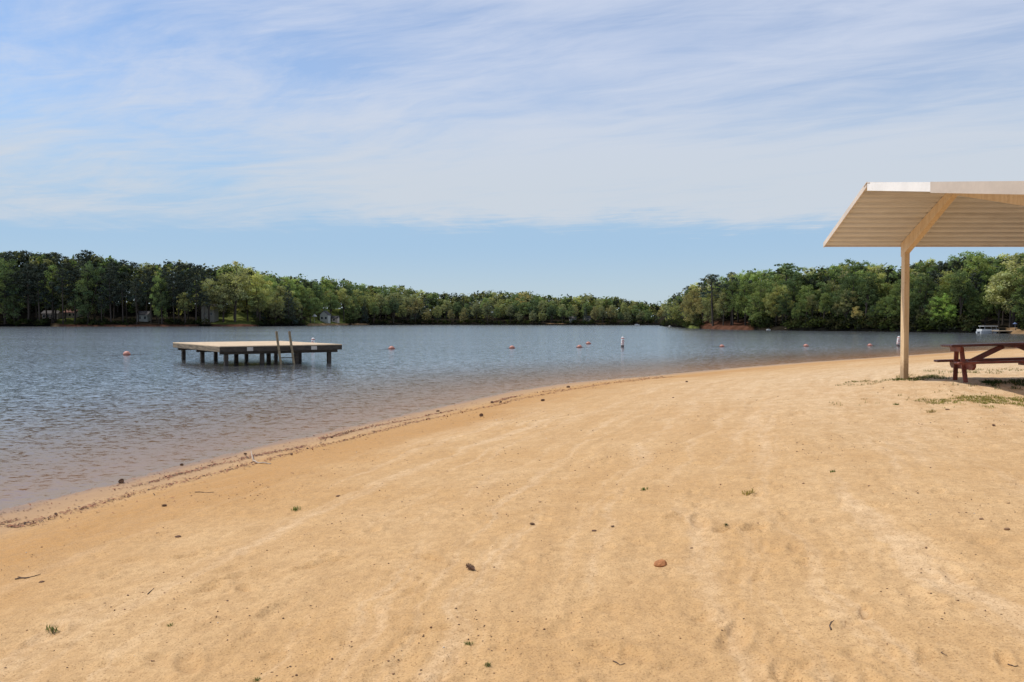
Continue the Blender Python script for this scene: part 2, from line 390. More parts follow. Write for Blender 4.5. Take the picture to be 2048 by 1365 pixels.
def sand_mat():
    m, t, out = new_mat('beach_sand')
    co = obj_co(t); at = t.n('ShaderNodeAttribute'); at.attribute_name = 'shore'; d = at.outputs['Fac']
    pa = t.n('ShaderNodeAttribute'); pa.attribute_name = 'pale'; pale = pa.outputs['Fac']
    n1 = t.noise(co, 0.55, 5, 0.6); n2 = t.noise(co, 3.2, 5, 0.62); n3 = t.noise(co, 16, 4, 0.65); n4 = t.noise(co, 90, 3, 0.7)
    base = t.mix(t.sstep(n1, 0.34, 0.66), (0.555, 0.335, 0.145), (0.605, 0.392, 0.192))
    base = t.mix(t.m('MULTIPLY', pale, t.m('ADD', 0.55, t.m('MULTIPLY', n2, 0.6)), clamp=True), base, (0.70, 0.53, 0.335))
    svec = t.n('ShaderNodeSeparateXYZ', i_0=co)
    along = t.m('ADD', t.m('MULTIPLY', svec.outputs[0], 0.5), t.m('MULTIPLY', svec.outputs[1], 0.86))
    wob = t.m('ADD', d, t.m('MULTIPLY', n1, 0.8))
    st = t.noise(t.n('ShaderNodeCombineXYZ', i_0=t.m('MULTIPLY', wob, 3.2), i_1=t.m('MULTIPLY', along, 0.13), i_2=0.0).outputs[0], 1.0, 4, 0.6)
    base = t.mix(t.m('MULTIPLY', t.sstep(st, 0.50, 0.66), 0.55), base, (0.70, 0.50, 0.30))
    base = t.mix(t.m('MULTIPLY', t.sstep(st, 0.48, 0.34), 0.32), base, (0.46, 0.27, 0.115))
    strip = t.m('MULTIPLY', t.sstep(t.m('ADD', d, n1), 0.9, 1.8), t.m('SUBTRACT', 1.0, t.sstep(t.m('ADD', d, t.m('MULTIPLY', n1, 2.0)), 2.4, 4.4)))
    base = t.mix(t.m('MULTIPLY', strip, 0.75), base, (0.46, 0.235, 0.072))
    base = t.mix(t.m('MULTIPLY', t.sstep(n2, 0.58, 0.40), 0.30), base, (0.43, 0.245, 0.098))
    base = t.mix(t.m('MULTIPLY', t.sstep(n3, 0.56, 0.40), 0.40), base, (0.40, 0.24, 0.11))
    base = t.mix(t.m('MULTIPLY', t.sstep(n4, 0.47, 0.35), 0.70), base, (0.27, 0.145, 0.06))
    base = t.mix(t.m('MULTIPLY', t.sstep(n4, 0.60, 0.70), 0.40), base, (0.72, 0.52, 0.31))
    dn = t.m('ADD', d, t.m('MULTIPLY', t.m('SUBTRACT', n2, 0.5), 0.5))
    wet = t.m('SUBTRACT', 1.0, t.sstep(dn, 0.3, 1.1))
    base = t.mix(t.m('MULTIPLY', wet, 0.85), base, (0.37, 0.232, 0.132))
    soak = t.m('SUBTRACT', 1.0, t.sstep(dn, 0.02, 0.30))
    base = t.mix(t.m('MULTIPLY', soak, 0.75), base, (0.255, 0.155, 0.092))
    base = t.mix(t.sstep(d, 0.0, -0.8), base, (0.33, 0.172, 0.082))
    rough = t.m('SUBTRACT', 0.95, t.m('MULTIPLY', soak, 0.5))
    h = t.m('ADD', t.m('MULTIPLY', n3, 0.018), t.m('MULTIPLY', n4, 0.006))
    h = t.m('ADD', h, t.m('MULTIPLY', st, 0.03))
    h = t.m('MULTIPLY', h, t.m('SUBTRACT', 1.0, t.m('MULTIPLY', wet, 0.7)))
    p = principled(t, out, i_Base_Color=base, i_Roughness=rough, i_Normal=t.bump(h, 1.0, 0.8))
    p.inputs['Specular IOR Level'].default_value = 0.25
    return m
M['sand'] = sand_mat()

def water_mat():
    m, t, out = new_mat('lake_water')
    co = obj_co(t); at = t.n('ShaderNodeAttribute'); at.attribute_name = 'depth'; dep = at.outputs['Fac']
    def slopes(sc, rot, scale, detail, rough):
        nd = t.n('ShaderNodeTexNoise', i_Vector=t.mapping(co, sc, rot=(0, 0, R(rot)))); nd.inputs['Scale'].default_value = scale
        nd.inputs['Detail'].default_value = detail; nd.inputs['Roughness'].default_value = rough; nd.inputs['Distortion'].default_value = 0.3
        return t.n('ShaderNodeVectorMath', operation='SUBTRACT', i_0=nd.outputs['Color'], i_1=(0.5, 0.5, 0.5)).outputs[0]
    patch = t.noise(t.mapping(co, (0.012, 0.05, 1)), 1.0, 4, 0.55)
    amp = t.m('ADD', 0.75, t.m('MULTIPLY', t.sstep(patch, 0.35, 0.68), 0.5))
    sh = t.m('ADD', 0.80, t.m('MULTIPLY', t.sstep(dep, 0.0, 6.0), 0.20))
    amp = t.m('MULTIPLY', amp, sh)
    s1 = slopes((0.75, 1.35, 1), 10, 4.6, 2.0, 0.5); s2 = slopes((0.8, 1.3, 1), -8, 12.0, 3.0, 0.6)
    sv = t.n('ShaderNodeVectorMath', operation='MULTIPLY_ADD', i_0=s2, i_1=(0.40, 0.50, 0)).outputs[0]
    t.put(sv.node.inputs[2], t.n('ShaderNodeVectorMath', operation='MULTIPLY', i_0=s1, i_1=(0.20, 0.26, 0)).outputs[0])
    svs = t.n('ShaderNodeVectorMath', operation='SCALE', i_0=sv); t.put(svs.inputs['Scale'], amp)
    up = t.n('ShaderNodeVectorMath', operation='ADD', i_0=svs.outputs[0], i_1=(0, 0, 1)).outputs[0]
    nrm = t.n('ShaderNodeVectorMath', operation='NORMALIZE', i_0=up).outputs[0]
    opac = t.m('SUBTRACT', 1.0, t.m('POWER', 2.718, t.m('MULTIPLY', dep, -0.12)), clamp=True)
    body = t.n('ShaderNodeBsdfDiffuse', i_Color=t.mix(t.sstep(dep, 1.0, 16.0), (0.125, 0.088, 0.056), (0.062, 0.066, 0.070)))
    clear = t.n('ShaderNodeBsdfTransparent', i_Color=(0.86, 0.72, 0.50))
    vol = t.n('ShaderNodeMixShader', i_0=opac, i_1=clear.outputs[0], i_2=body.outputs[0])
    gl = t.n('ShaderNodeBsdfGlossy', i_Color=t.mix(t.sstep(dep, 0.5, 9.0), (1.0, 0.94, 0.84), (0.96, 0.99, 1.0)), i_Roughness=0.12, i_Normal=nrm)
    fr0 = t.n('ShaderNodeFresnel', i_IOR=1.33, i_Normal=nrm); fr1 = t.n('ShaderNodeFresnel', i_IOR=1.33)
    fr = t.n('ShaderNodeMath', operation='ADD', i_0=t.m('MULTIPLY', fr0.outputs[0], 0.40), i_1=t.m('MULTIPLY', fr1.outputs[0], 0.62))
    mx = t.n('ShaderNodeMixShader', i_0=t.m('MULTIPLY', fr.outputs[0], t.m('ADD', 0.36, t.m('MULTIPLY', t.sstep(dep, 0.5, 13.0), 0.28))), i_1=vol.outputs[0], i_2=gl.outputs[0])
    t.nt.links.new(mx.outputs[0], out.inputs[0]); return m
M['water'] = water_mat()

def hill_mat():
    m, t, out = new_mat('forest_floor')
    at = t.n('ShaderNodeAttribute'); at.attribute_name = 'tone'; co = obj_co(t)
    n = t.noise(co, 0.35, 5, 0.65)
    c = t.mix(t.sstep(n, 0.3, 0.7), at.outputs['Color'], t.mix(1.0, at.outputs['Color'], (0.45, 0.45, 0.42), 'MULTIPLY'))
    p = principled(t, out, i_Base_Color=c, i_Roughness=1.0); p.inputs['Specular IOR Level'].default_value = 0.0; return m
M['hill'] = hill_mat()
def flake_mat():
    m, t, out = new_mat('leaf_litter'); at = t.n('ShaderNodeAttribute'); at.attribute_name = 'tone'
    principled(t, out, i_Base_Color=at.outputs['Color'], i_Roughness=0.95); return m
M['flake'] = flake_mat()

# ------------------------------------------------------------------ the beach sheet
def polar(rs, th, keep=None):
    Rr, Th = np.meshgrid(rs, th, indexing='ij'); X = Rr * np.sin(Th); Y = Rr * np.cos(Th)
    n, k = Rr.shape
    i = np.arange(n * k).reshape(n, k); j = np.roll(i, -1, axis=1)
    q = np.stack([i[:-1], j[:-1], j[1:], i[1:]], -1).reshape(-1, 4)
    return X.ravel(), Y.ravel(), q[:, ::-1]
rs = np.concatenate([np.geomspace(0.3, 2.0, 26)[:-1], np.geomspace(2.0, 40, 430)[:-1], np.geomspace(40, 330, 90)])
th = np.radians(np.concatenate([np.arange(-42, 42, 0.14), np.arange(42, 318, 3.0)]))
X, Y, Q = polar(rs, th)
Z = sand_z(X, Y); D = shore_d(X, Y)
pale = smooth(13 - np.hypot(X - 12.5, (Y - 15.5) * 0.9), 0, 10)
me = np_mesh('sand_beach', np.c_[X, Y, Z], Q, {'shore': D, 'pale': pale}, smooth=True)
o = link_mesh('sand_beach', me, M['sand']); tag(o, kind='structure')

# ------------------------------------------------------------------ the lake
rs = np.concatenate([np.geomspace(3.0, 90, 150)[:-1], np.geomspace(90, 1500, 60)])
th = np.radians(np.concatenate([np.arange(-46, 46, 0.4), np.arange(46, 314, 4.0)]))
X, Y, Q = polar(rs, th); D = shore_d(X, Y)
me = np_mesh('lake_water', np.c_[X, Y, np.zeros_like(X)], Q, {'depth': np.maximum(-D, 0)}, smooth=True)
o = link_mesh('lake_water', me, M['water']); tag(o, kind='structure')

# ------------------------------------------------------------------ far shores: waterline and skyline as functions of bearing
LEFT_SH = [(-400, 653.5), (0, 653.6), (480, 653.4), (560, 652.8), (650, 651.6), (720, 650.6), (850, 650.0), (1060, 650.3), (1300, 650.5), (1500, 651)]
RIGHT_SH = [(1318, 652.0), (1345, 654), (1380, 657), (1440, 659.3), (1500, 660.4), (1640, 662.4), (1700, 662.8), (1850, 665), (1950, 666.3), (2048, 668), (2400, 671)]
SKYLINE = [(-300, 500), (0, 500), (60, 498), (110, 501), (130, 509), (150, 512), (175, 497), (195, 505), (230, 513), (290, 518), (320, 529), (340, 517), (370, 521),
           (400, 527), (420, 534), (445, 533), (470, 521), (490, 528), (520, 538), (545, 546), (560, 553), (580, 549), (600, 551), (625, 557), (655, 555), (690, 559),
           (730, 565), (760, 572), (800, 567), (815, 577), (830, 571), (850, 585), (890, 583), (910, 589), (940, 587), (965, 580), (985, 581), (1030, 585), (1055, 581),
           (1075, 591), (1100, 590), (1140, 593), (1170, 589), (1200, 594), (1240, 595), (1280, 602), (1310, 608), (1350, 610), (1500, 612)]
SKYLINE_R = [(1318, 618), (1330, 603), (1345, 588), (1380, 567), (1400, 562), (1420, 552), (1440, 548), (1465, 541), (1480, 540), (1500, 534), (1530, 539), (1545, 537),
             (1565, 525), (1580, 528), (1595, 538), (1615, 533), (1640, 530), (1660, 528), (1690, 519), (1705, 515), (1720, 518), (1735, 527), (1755, 524),
             (1790, 527), (1815, 524), (1850, 508), (1865, 519), (1890, 514), (1930, 500), (1950, 496), (1975, 507), (2000, 502), (2048, 497), (2300, 480)]
def lerp(tab, x): return float(np.interp(x, [a for a, b in tab], [b for a, b in tab]))
def shore_Y(side, px): return depth_of(lerp(LEFT_SH if side == 'L' else RIGHT_SH, px))
def sky_y(side, px): return lerp(SKYLINE if side == 'L' else SKYLINE_R, px)
def z_at(py, Y): return at_depth(1024, py, Y).z
def hill_z(side, px, off):
    Y = shore_Y(side, px); top = z_at(sky_y(side, px), Y + 40)
    if off < 0: return 0.4 * off
    return 0.35 + 0.45 * min(off, 2) / 2 + 0.34 * top * float(smooth(np.array(off), 1, 70))
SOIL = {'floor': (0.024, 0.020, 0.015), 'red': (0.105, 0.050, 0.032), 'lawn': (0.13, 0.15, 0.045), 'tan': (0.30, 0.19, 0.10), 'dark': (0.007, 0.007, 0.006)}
def soil(side, px, off):
    if side == 'L':
        if 100 < px < 118 and off < 9: return SOIL['tan']
        if 118 < px < 155: return SOIL['lawn'] if off > 4 else SOIL['red']
        if 155 < px < 345 and off < 5: return SOIL['red'] if off < 3 else SOIL['floor']
        if 345 < px < 400 and off < 4: return SOIL['red']
        if 425 < px < 520: return SOIL['lawn'] if off > 3 else SOIL['red']
        if 610 < px < 700: return SOIL['lawn'] if off > 6 else SOIL['tan']
        if 700 < px < 740 and off < 6: return SOIL['tan']
        if 1098 < px < 1132 and 1 < off < 5: return SOIL['tan']
        if 1195 < px < 1215 and 1 < off < 3: return SOIL['tan']
    else:
        if 1372 < px < 1395 and off < 4: return SOIL['lawn']
        if 1405 < px < 1510 and off < 22: return SOIL['red']
        if 1510 < px < 1580 and off < 6: return SOIL['floor']
        if 1845 < px < 1885 and 1 < off < 2.5: return SOIL['lawn']
        if 2010 < px and off < 7: return SOIL['tan']
    return SOIL['dark'] if off < 3 else SOIL['floor']  # waterline strip coloured near black for the shadow under overhanging growth
def strip(side, name, pxs):
    offs = [-6, -1, 0, 0.8, 1.8, 3, 5, 8, 12, 18, 26, 36, 50, 75, 130, 260]
    V, T = [], []
    for px in pxs:
        Y0 = shore_Y(side, px)
        for of in offs:
            Yv = Y0 + of; ng = np.random.RandomState(int(px * 7 + of * 3) % 99991).rand()
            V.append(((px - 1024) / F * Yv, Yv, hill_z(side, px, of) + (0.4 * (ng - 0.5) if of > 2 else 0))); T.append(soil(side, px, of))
    n, k = len(pxs), len(offs); i = np.arange(n * k).reshape(n, k)
    q = np.stack([i[:-1, :-1], i[1:, :-1], i[1:, 1:], i[:-1, 1:]], -1).reshape(-1, 4)
    me = np_mesh(name, V, q, {'tone': np.array(T)}, smooth=True)
    o = link_mesh(name, me, M['hill']); tag(o, kind='structure'); return o
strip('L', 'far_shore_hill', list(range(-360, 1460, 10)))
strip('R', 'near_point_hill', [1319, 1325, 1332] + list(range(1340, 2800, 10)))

# ------------------------------------------------------------------ trees
def leaf_quads(cent, rad, n, size, rng, squash=0.8, up=0.35):
    """n leaf-spray quads through the outer part of one clump"""
    d = rng.normal(size=(n, 3)); d /= np.linalg.norm(d, axis=1)[:, None]
    rr = rng.rand(n) ** 0.6
    P = cent + d * rr[:, None] * np.array([rad, rad, rad * squash])
    nn = d + rng.normal(size=(n, 3)) * 0.6 + np.array([0, 0, up]); nn /= np.linalg.norm(nn, axis=1)[:, None]
    t = np.cross(nn, rng.normal(size=(n, 3))); t /= np.linalg.norm(t, axis=1)[:, None]; b = np.cross(nn, t)
    s1 = size * (0.6 + 0.8 * rng.rand(n))[:, None]; s2 = s1 * (0.55 + 0.3 * rng.rand(n))[:, None]
    V = np.stack([P - t * s1 - b * s2 * .3, P - b * s2 + t * s1 * .2, P + t * s1 + b * s2 * .2, P + b * s2 - t * s1 * .2], 1).reshape(-1, 3)
    return V
def crown_mesh(name, clumps, size, seed, squash=0.8, npc=100, tint=0.25):
    rng = np.random.RandomState(seed); Vs, Ts = [], []
    for c, r in clumps:
        n = max(12, int(npc * (r / 0.1) ** 2))
        V = leaf_quads(np.array(c), r, n, size, rng, squash)
        cb = 1 + tint * rng.normal() * 0.6; wv = rng.normal() * 0.06
        lt = (cb * (0.8 + 0.4 * rng.rand(n)))[:, None] * np.array([1 + wv, 1.0, 1 - wv])
        Vs.append(V); Ts.append(np.repeat(np.clip(lt, 0.3, 1.8), 4, axis=0))
    V = np.concatenate(Vs); T = np.concatenate(Ts); n = len(V) // 4
    me = np_mesh(name, V, np.arange(n * 4).reshape(-1, 4), {'tone': T}); return me
def trunk_mesh(name, limbs):
    mb = MB()
    for pts, rad in limbs: mb.tube(pts, rad, 6)
    bmesh.ops.recalc_face_normals(mb.bm, faces=mb.bm.faces[:])
    me = bpy.data.meshes.new(name); mb.bm.to_mesh(me); mb.bm.free()
    me.materials.append(M['bark']); return me
def broadleaf(seed, base=0.3, rx=0.26, lean=0.02, nclump=52, sparse=1.0, top=0.985):
    rng = np.random.RandomState(seed)
    tr = [(0, 0, -0.03), (lean * .3, 0, base * .6), (lean, 0.004, base + 0.12), (lean * 1.6, 0, 0.72), (lean * 1.2, 0, 0.9)]
    limbs = [(tr, [0.017, 0.014, 0.011, 0.006, 0.002])]
    clumps = []; nl = 4 + rng.randint(3)
    for L in range(nl):
        a0 = L * 2.39996 + rng.rand(); ro = 0.0 if L == 0 else rx * (0.35 + 0.45 * rng.rand())
        lx, ly = lean + ro * math.cos(a0), ro * math.sin(a0)
        tp = top if L == 0 else top - 0.05 - 0.30 * rng.rand(); bs = base + 0.10 * rng.rand() * (1 if L == 0 else 1.4)
        rl = rx * (0.46 + 0.16 * rng.rand()); nk = int(nclump / nl * 1.5)
        p0 = (lean * 0.5, 0, base * 0.75 + 0.1 * rng.rand())
        limbs.append(([p0, ((p0[0] + lx) / 2 * 1.1, ly / 2 * 1.1, (bs + tp) / 2 - 0.06), (lx, ly, tp - 0.08)], [0.009, 0.006, 0.0015]))
        for k in range(nk):
            f = (k + rng.rand()) / nk; z = bs + (tp - bs) * f
            rad = rl * (math.sin(math.pi * min(1.0, 0.12 + 0.82 * f)) ** 0.7) * (0.45 + 0.6 * rng.rand())
            a = k * 2.39996 + rng.rand(); r = 0.034 + 0.040 * rng.rand()
            c = (lx + rad * math.cos(a), ly + rad * math.sin(a), min(z, tp - r * 0.6)); r *= 1.2; clumps.append((c, r))
            if k % 4 == 0: limbs.append(([(lx * 0.9, ly * 0.9, z - 0.05), c], [0.0035, 0.001]))
    return trunk_mesh('trunk', limbs), crown_mesh('crown', clumps, 0.0108, seed + 1, 0.75, int(190 * sparse))
def pine(seed, base=0.45, rx=0.13, n=34):
    rng = np.random.RandomState(seed); lx = rng.normal() * 0.012
    limbs = [([(0, 0, -0.03), (lx, 0, 0.4), (lx * 1.5, 0, 0.75), (lx, 0, 0.97)], [0.0125, 0.010, 0.006, 0.0015])]; clumps = []
    for k in range(n):
        z = base + (0.97 - base) * (k + rng.rand() * 0.8) / n; f = (z - base) / (0.97 - base)
        rad = rx * (0.55 + 0.7 * math.sin(math.pi * min(1, 0.18 + f * 0.82)) * (1 - 0.35 * f)) * (0.35 + 0.65 * rng.rand())
        a = k * 2.39996 + rng.rand()
        c = (lx + rad * math.cos(a), rad * math.sin(a), z); r = 0.035 + 0.032 * rng.rand()
        clumps.append((c, r))
        if k % 2 == 0: limbs.append(([(lx, 0, z - 0.03), c], [0.0035, 0.001]))
    clumps.append(((lx, 0, 0.96), 0.035))
    return trunk_mesh('trunk', limbs), crown_mesh('crown', clumps, 0.0115, seed + 1, 0.62, 190, 0.2)
def cedar(seed):
    rng = np.random.RandomState(seed); clumps = []
    for k in range(46):
        z = 0.08 + 0.88 * (k + 0.5) / 46; rad = 0.15 * (1 - z) ** 0.75 * (0.5 + 0.5 * rng.rand()) + 0.01
        a = k * 2.39996; clumps.append(((rad * math.cos(a), rad * math.sin(a), z), 0.03 + 0.05 * (1 - z)))
    clumps.append(((0, 0, 0.97), 0.02))
    return trunk_mesh('trunk', [([(0, 0, -0.03), (0, 0, 0.5), (0, 0, 0.96)], [0.012, 0.008, 0.001])]), crown_mesh('crown', clumps, 0.012, seed + 1, 1.1, 120, 0.15)
PROTO = {}
for nm, pr in {'b0': broadleaf(1), 'b1': broadleaf(22, 0.20, 0.30), 'b2': broadleaf(33, 0.36, 0.24, 0.05), 'b3': broadleaf(44, 0.12, 0.27), 'b4': broadleaf(55, 0.42, 0.21, -0.03, 44, 0.75),
               'tall': broadleaf(66, 0.36, 0.17, 0.02, 40, 0.6), 'p0': pine(101), 'p1': pine(112, 0.38, 0.15, 40), 'p2': pine(123, 0.55, 0.14, 28), 'cedar': cedar(140)}.items():
    pr[1].materials.append(M['needle'] if nm[0] in 'pc' else M['leaf']); PROTO[nm] = pr
TINT = {'pine': (0.050, 0.060, 0.042), 'dark': (0.100, 0.135, 0.055), 'green': (0.180, 0.225, 0.075), 'bright': (0.205, 0.285, 0.070), 'yellow': (0.305, 0.305, 0.110), 'tan': (0.320, 0.270, 0.115), 'olive': (0.245, 0.245, 0.115)}
TWORD = {'pine': 'dark', 'dark': 'deep green', 'green': 'mid green', 'bright': 'bright green', 'yellow': 'yellow-green', 'tan': 'tan-budded', 'olive': 'olive'}
TREES = []          # (px, side, row, kind, proto, object)
trng = random.Random(11)
def add_tree(px, side, row, off, top_y, proto, tint, wide=1.0, base_drop=0.0):
    Y = shore_Y(side, px) + off; x = (px - 1024) / F * Y; z = hill_z(side, px, off) - 0.25
    H = z_at(top_y, Y) - z
    if H < 2.0: return
    name = 'pine_tree' if proto[0] == 'p' else 'cedar_tree' if proto == 'cedar' else 'broadleaf_tree'
    root = empty(name, (x, Y, z), trng.random() * 6.28)
    ws = wide * (0.9 + 0.25 * trng.random())
    root.scale = (H * ws, H * ws, H)
    row_shade = {'front': 0.56, 'middle': 0.78, 'back': 1.1}[row] if wide in (1.2, 1.02, 1.1) else 1.0  # front rows coloured darker for forest shade, back crowns brighter as sunlit tops
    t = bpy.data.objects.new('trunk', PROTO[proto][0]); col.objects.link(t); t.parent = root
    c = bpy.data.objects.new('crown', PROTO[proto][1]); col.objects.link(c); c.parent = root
    k = (0.86 + 0.28 * trng.random()) * row_shade; b = TINT[tint]; hz = float(np.clip((Y - 60) / 500, 0, 1)) * 0.6
    b = tuple(b[i] * k * (1 - hz * 0.2) + hz * (0.050, 0.064, 0.060)[i] for i in range(3))  # distance haze mixed into the crown colour
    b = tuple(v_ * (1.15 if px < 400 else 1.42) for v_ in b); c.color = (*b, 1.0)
    TREES.append((px, side, row, tint, name, root))
def zone(side, px):
    """(proto, tint) for an ordinary tree of this bearing"""
    q = trng.random()
    bl = trng.choice(['b0', 'b1', 'b2', 'b3', 'b4', 'b0'])
    if side == 'L' and px < 425:
        if q < 0.80: return trng.choice(['p0', 'p1', 'p2']), 'pine'
        return bl, trng.choice(['dark', 'dark', 'green', 'green', 'olive'])
    if side == 'L' and px < 720:
        if q < 0.10: return trng.choice(['p1', 'cedar']), 'pine'
        return bl, trng.choice(['yellow', 'olive', 'green', 'green', 'dark', 'yellow'])
    if side == 'L':
        if q < 0.10: return trng.choice(['p1', 'cedar']), 'pine'
        return bl, trng.choice(['green', 'green', 'olive', 'dark', 'yellow', 'olive', 'tan'])
    if px < 1460:
        if q < 0.12: return 'p1', 'pine'
        return bl, trng.choice(['yellow', 'olive', 'yellow', 'green', 'tan'])
    if q < 0.12: return 'p1', 'pine'
    return bl, trng.choice(['green', 'green', 'olive', 'dark', 'dark', 'yellow'])
def rows(side, a, b, step, offs, fr):
    px = a + step * trng.random()
    row, (o0, o1), (f0, f1) = fr[0], offs, fr[1]
    while px < b:
        s_, base = sky_y(side, px), lerp(LEFT_SH if side == 'L' else RIGHT_SH, px)
        f = f0 + (f1 - f0) * trng.random()
        pr, tn = zone(side, px)
        if row == 'front' and pr[0] == 'p' and side == 'R': pr, tn = 'b1', 'dark'
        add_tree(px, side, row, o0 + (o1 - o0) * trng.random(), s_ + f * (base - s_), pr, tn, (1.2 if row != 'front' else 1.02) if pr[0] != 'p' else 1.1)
        px += step * (0.7 + 0.6 * trng.random())
CLEAR = []
rows('L', -40, 430, 17, (30, 50), ('back', (0.0, 0.05)))
rows('L', 430, 1345, 19, (28, 55), ('back', (0.0, 0.06)))
rows('L', -40, 430, 20, (12, 24), ('middle', (0.06, 0.28)))
rows('L', 430, 1345, 22, (12, 24), ('middle', (0.14, 0.32)))
rows('L', -40, 410, 24, (3, 8), ('front', (0.16, 0.5)))
rows('L', 490, 610, 30, (5, 9), ('front', (0.35, 0.6)))
rows('L', 690, 1345, 22, (3, 8), ('front', (0.28, 0.58)))
rows('R', 1330, 2100, 21, (26, 46), ('back', (0.0, 0.05)))
rows('R', 1338, 2100, 25, (12, 22), ('middle', (0.12, 0.3)))
rows('R', 1345, 1400, 22, (2, 6), ('front', (0.2, 0.5)))
rows('R', 1400, 1520, 24, (3, 10), ('front', (0.15, 0.45)))
rows('R', 1520, 2100, 24, (2, 7), ('front', (0.12, 0.5)))
for px, side, row, off, ty, pr, tn, wd in [
    (470, 'L', 'front', 14, 521, 'tall', 'olive', 1.25), (418, 'L', 'front', 8, 556, 'b2', 'olive', 1.25), (372, 'L', 'front', 3, 584, 'b4', 'yellow', 1.2),
    (519, 'L', 'front', 10, 545, 'b0', 'yellow', 1.25), (577, 'L', 'front', 6, 566, 'cedar', 'pine', 1.2), (176, 'L', 'front', 6, 520, 'b3', 'dark', 0.8), (108, 'L', 'front', 12, 528, 'b0', 'green', 0.9),
    (318, 'L', 'front', 6, 545, 'b3', 'green', 0.65), (10, 'L', 'front', 5, 528, 'b3', 'dark', 1.0),
    (1426, 'R', 'front', 4, 547, 'p2', 'pine', 1.5), (1462, 'R', 'front', 9, 553, 'p1', 'pine', 1.5), (1390, 'R', 'front', 4, 572, 'b3', 'tan', 1.1),
    (1566, 'R', 'middle', 20, 525, 'p1', 'dark', 2.0), (1565, 'R', 'front', 5, 570, 'b0', 'yellow', 1.0), (1715, 'R', 'front', 3, 612, 'b4', 'tan', 1.3),
    (1893, 'R', 'front', 3, 586, 'b3', 'bright', 1.25), (2025, 'R', 'front', 7, 508, 'b1', 'olive', 1.3), (1853, 'R', 'front', 5, 598, 'b3', 'olive', 1.1), (1945, 'R', 'middle', 16, 505, 'b0', 'green', 1.2)]:
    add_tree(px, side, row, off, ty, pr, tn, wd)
LAND = [(-99, 120, 'beyond the left edge of the lake', 'at the photo\'s left edge'), (120, 235, '', 'between left edge and leftmost float'), (235, 345, '', 'behind the leftmost red float'),
        (345, 440, '', 'behind the platform\'s left end'), (440, 545, '', 'behind the platform left of its ladder'), (545, 690, '', 'behind the platform right of its ladder'),
        (690, 790, '', 'above the first float right of the platform'), (790, 905, '', 'just right of the float beside the platform'), (905, 1030, '', 'behind the float near mid-lake'),
        (1030, 1165, '', 'behind the pair of floats'), (1165, 1255, '', 'behind the tall white marker'), (1255, 1400, '', 'where the lake narrows'),
        (1400, 1530, '', 'above the red bank on the right'), (1530, 1660, '', 'left of the shelter roof'), (1660, 1740, '', 'below the roof\'s left overhang'), (1740, 1812, '', 'just left of the shelter post'),
        (1812, 1905, '', 'just right of the shelter post'), (1905, 2300, '', 'above the picnic table')]
ORD = ['first', 'second', 'third', 'fourth', 'fifth', 'sixth', 'seventh', 'eighth', 'ninth', 'tenth', 'eleventh', 'twelfth']
buckets = {}
for T_ in TREES:
    px, side, row, tint, name, root = T_
    land = next(l[3] for l in LAND if l[0] <= px < l[1])
    buckets.setdefault((land, side, row, tint, name), []).append((px, root))
for (land, side, row, tint, name), lst in buckets.items():
    lst.sort(key=lambda a: a[0])
    kind = {'pine_tree': 'pine', 'cedar_tree': 'cedar', 'broadleaf_tree': 'tree'}[name]
    where = '%s-row' % row
    if 'narrows' in land: where = ('far-shore ' if side == 'L' else 'near-point ') + row + '-row'
    for k, (px, root) in enumerate(lst):
        if len(lst) == 1: lab = 'only %s %s %s %s' % (where, TWORD[tint], kind, land)
        else: lab = '%s %s %s %s from left, %s' % (ORD[k], where, TWORD[tint], kind, land)
        tag(root, lab, 'tree', {'pine_tree': 'pines along the far shore', 'cedar_tree': 'cedars along the far shore', 'broadleaf_tree': 'broadleaf trees along the far shore'}[name])

# undergrowth and the wood behind the rows: uncountable foliage
def foliage_mass(name, side, a, b, n, off, zr, size, tints, seed, skip=()):
    rng = np.random.RandomState(seed); Vs, Ts = [], []
    for k in range(n):
        px = a + (b - a) * rng.rand()
        if any(s0 < px < s1 for s0, s1 in skip): continue
        of = off[0] + (off[1] - off[0]) * rng.rand(); Yv = shore_Y(side, px) + of; hz0 = hill_z(side, px, of)
        top = z_at(sky_y(side, px), Yv) - hz0
        z = hz0 + (zr[0] + (zr[1] - zr[0]) * rng.rand()) * (top if zr[2] else 1.0)
        r = (0.6 + 0.9 * rng.rand()) * size * 4.2
        V = leaf_quads(np.array([(px - 1024) / F * Yv, Yv, z]), r, 34, size, rng, 0.8)
        c = np.array(tints[rng.randint(len(tints))]) * (0.75 + 0.5 * rng.rand())
        Vs.append(V); Ts.append(np.repeat(c * (0.75 + 0.5 * rng.rand(34))[:, None], 4, axis=0))
    V = np.concatenate(Vs); nq = len(V) // 4
    me = np_mesh(name, V, np.arange(nq * 4).reshape(-1, 4), {'tone': np.concatenate(Ts)})
    o = link_mesh(name, me, M['leaf']); o.color = (1, 1, 1, 1); return o
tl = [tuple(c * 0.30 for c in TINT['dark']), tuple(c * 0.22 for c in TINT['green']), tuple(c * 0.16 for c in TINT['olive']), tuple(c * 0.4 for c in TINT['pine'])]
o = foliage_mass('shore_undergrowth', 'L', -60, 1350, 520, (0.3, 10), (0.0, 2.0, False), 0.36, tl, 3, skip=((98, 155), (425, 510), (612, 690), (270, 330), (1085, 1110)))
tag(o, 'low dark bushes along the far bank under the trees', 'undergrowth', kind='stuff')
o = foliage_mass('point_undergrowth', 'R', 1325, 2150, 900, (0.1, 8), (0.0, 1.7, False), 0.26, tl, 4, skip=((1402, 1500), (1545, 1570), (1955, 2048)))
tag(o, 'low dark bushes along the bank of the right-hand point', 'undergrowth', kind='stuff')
dk = [tuple(c * 1.25 for c in TINT['dark']), TINT['pine'], tuple(c * 1.0 for c in TINT['olive'])]
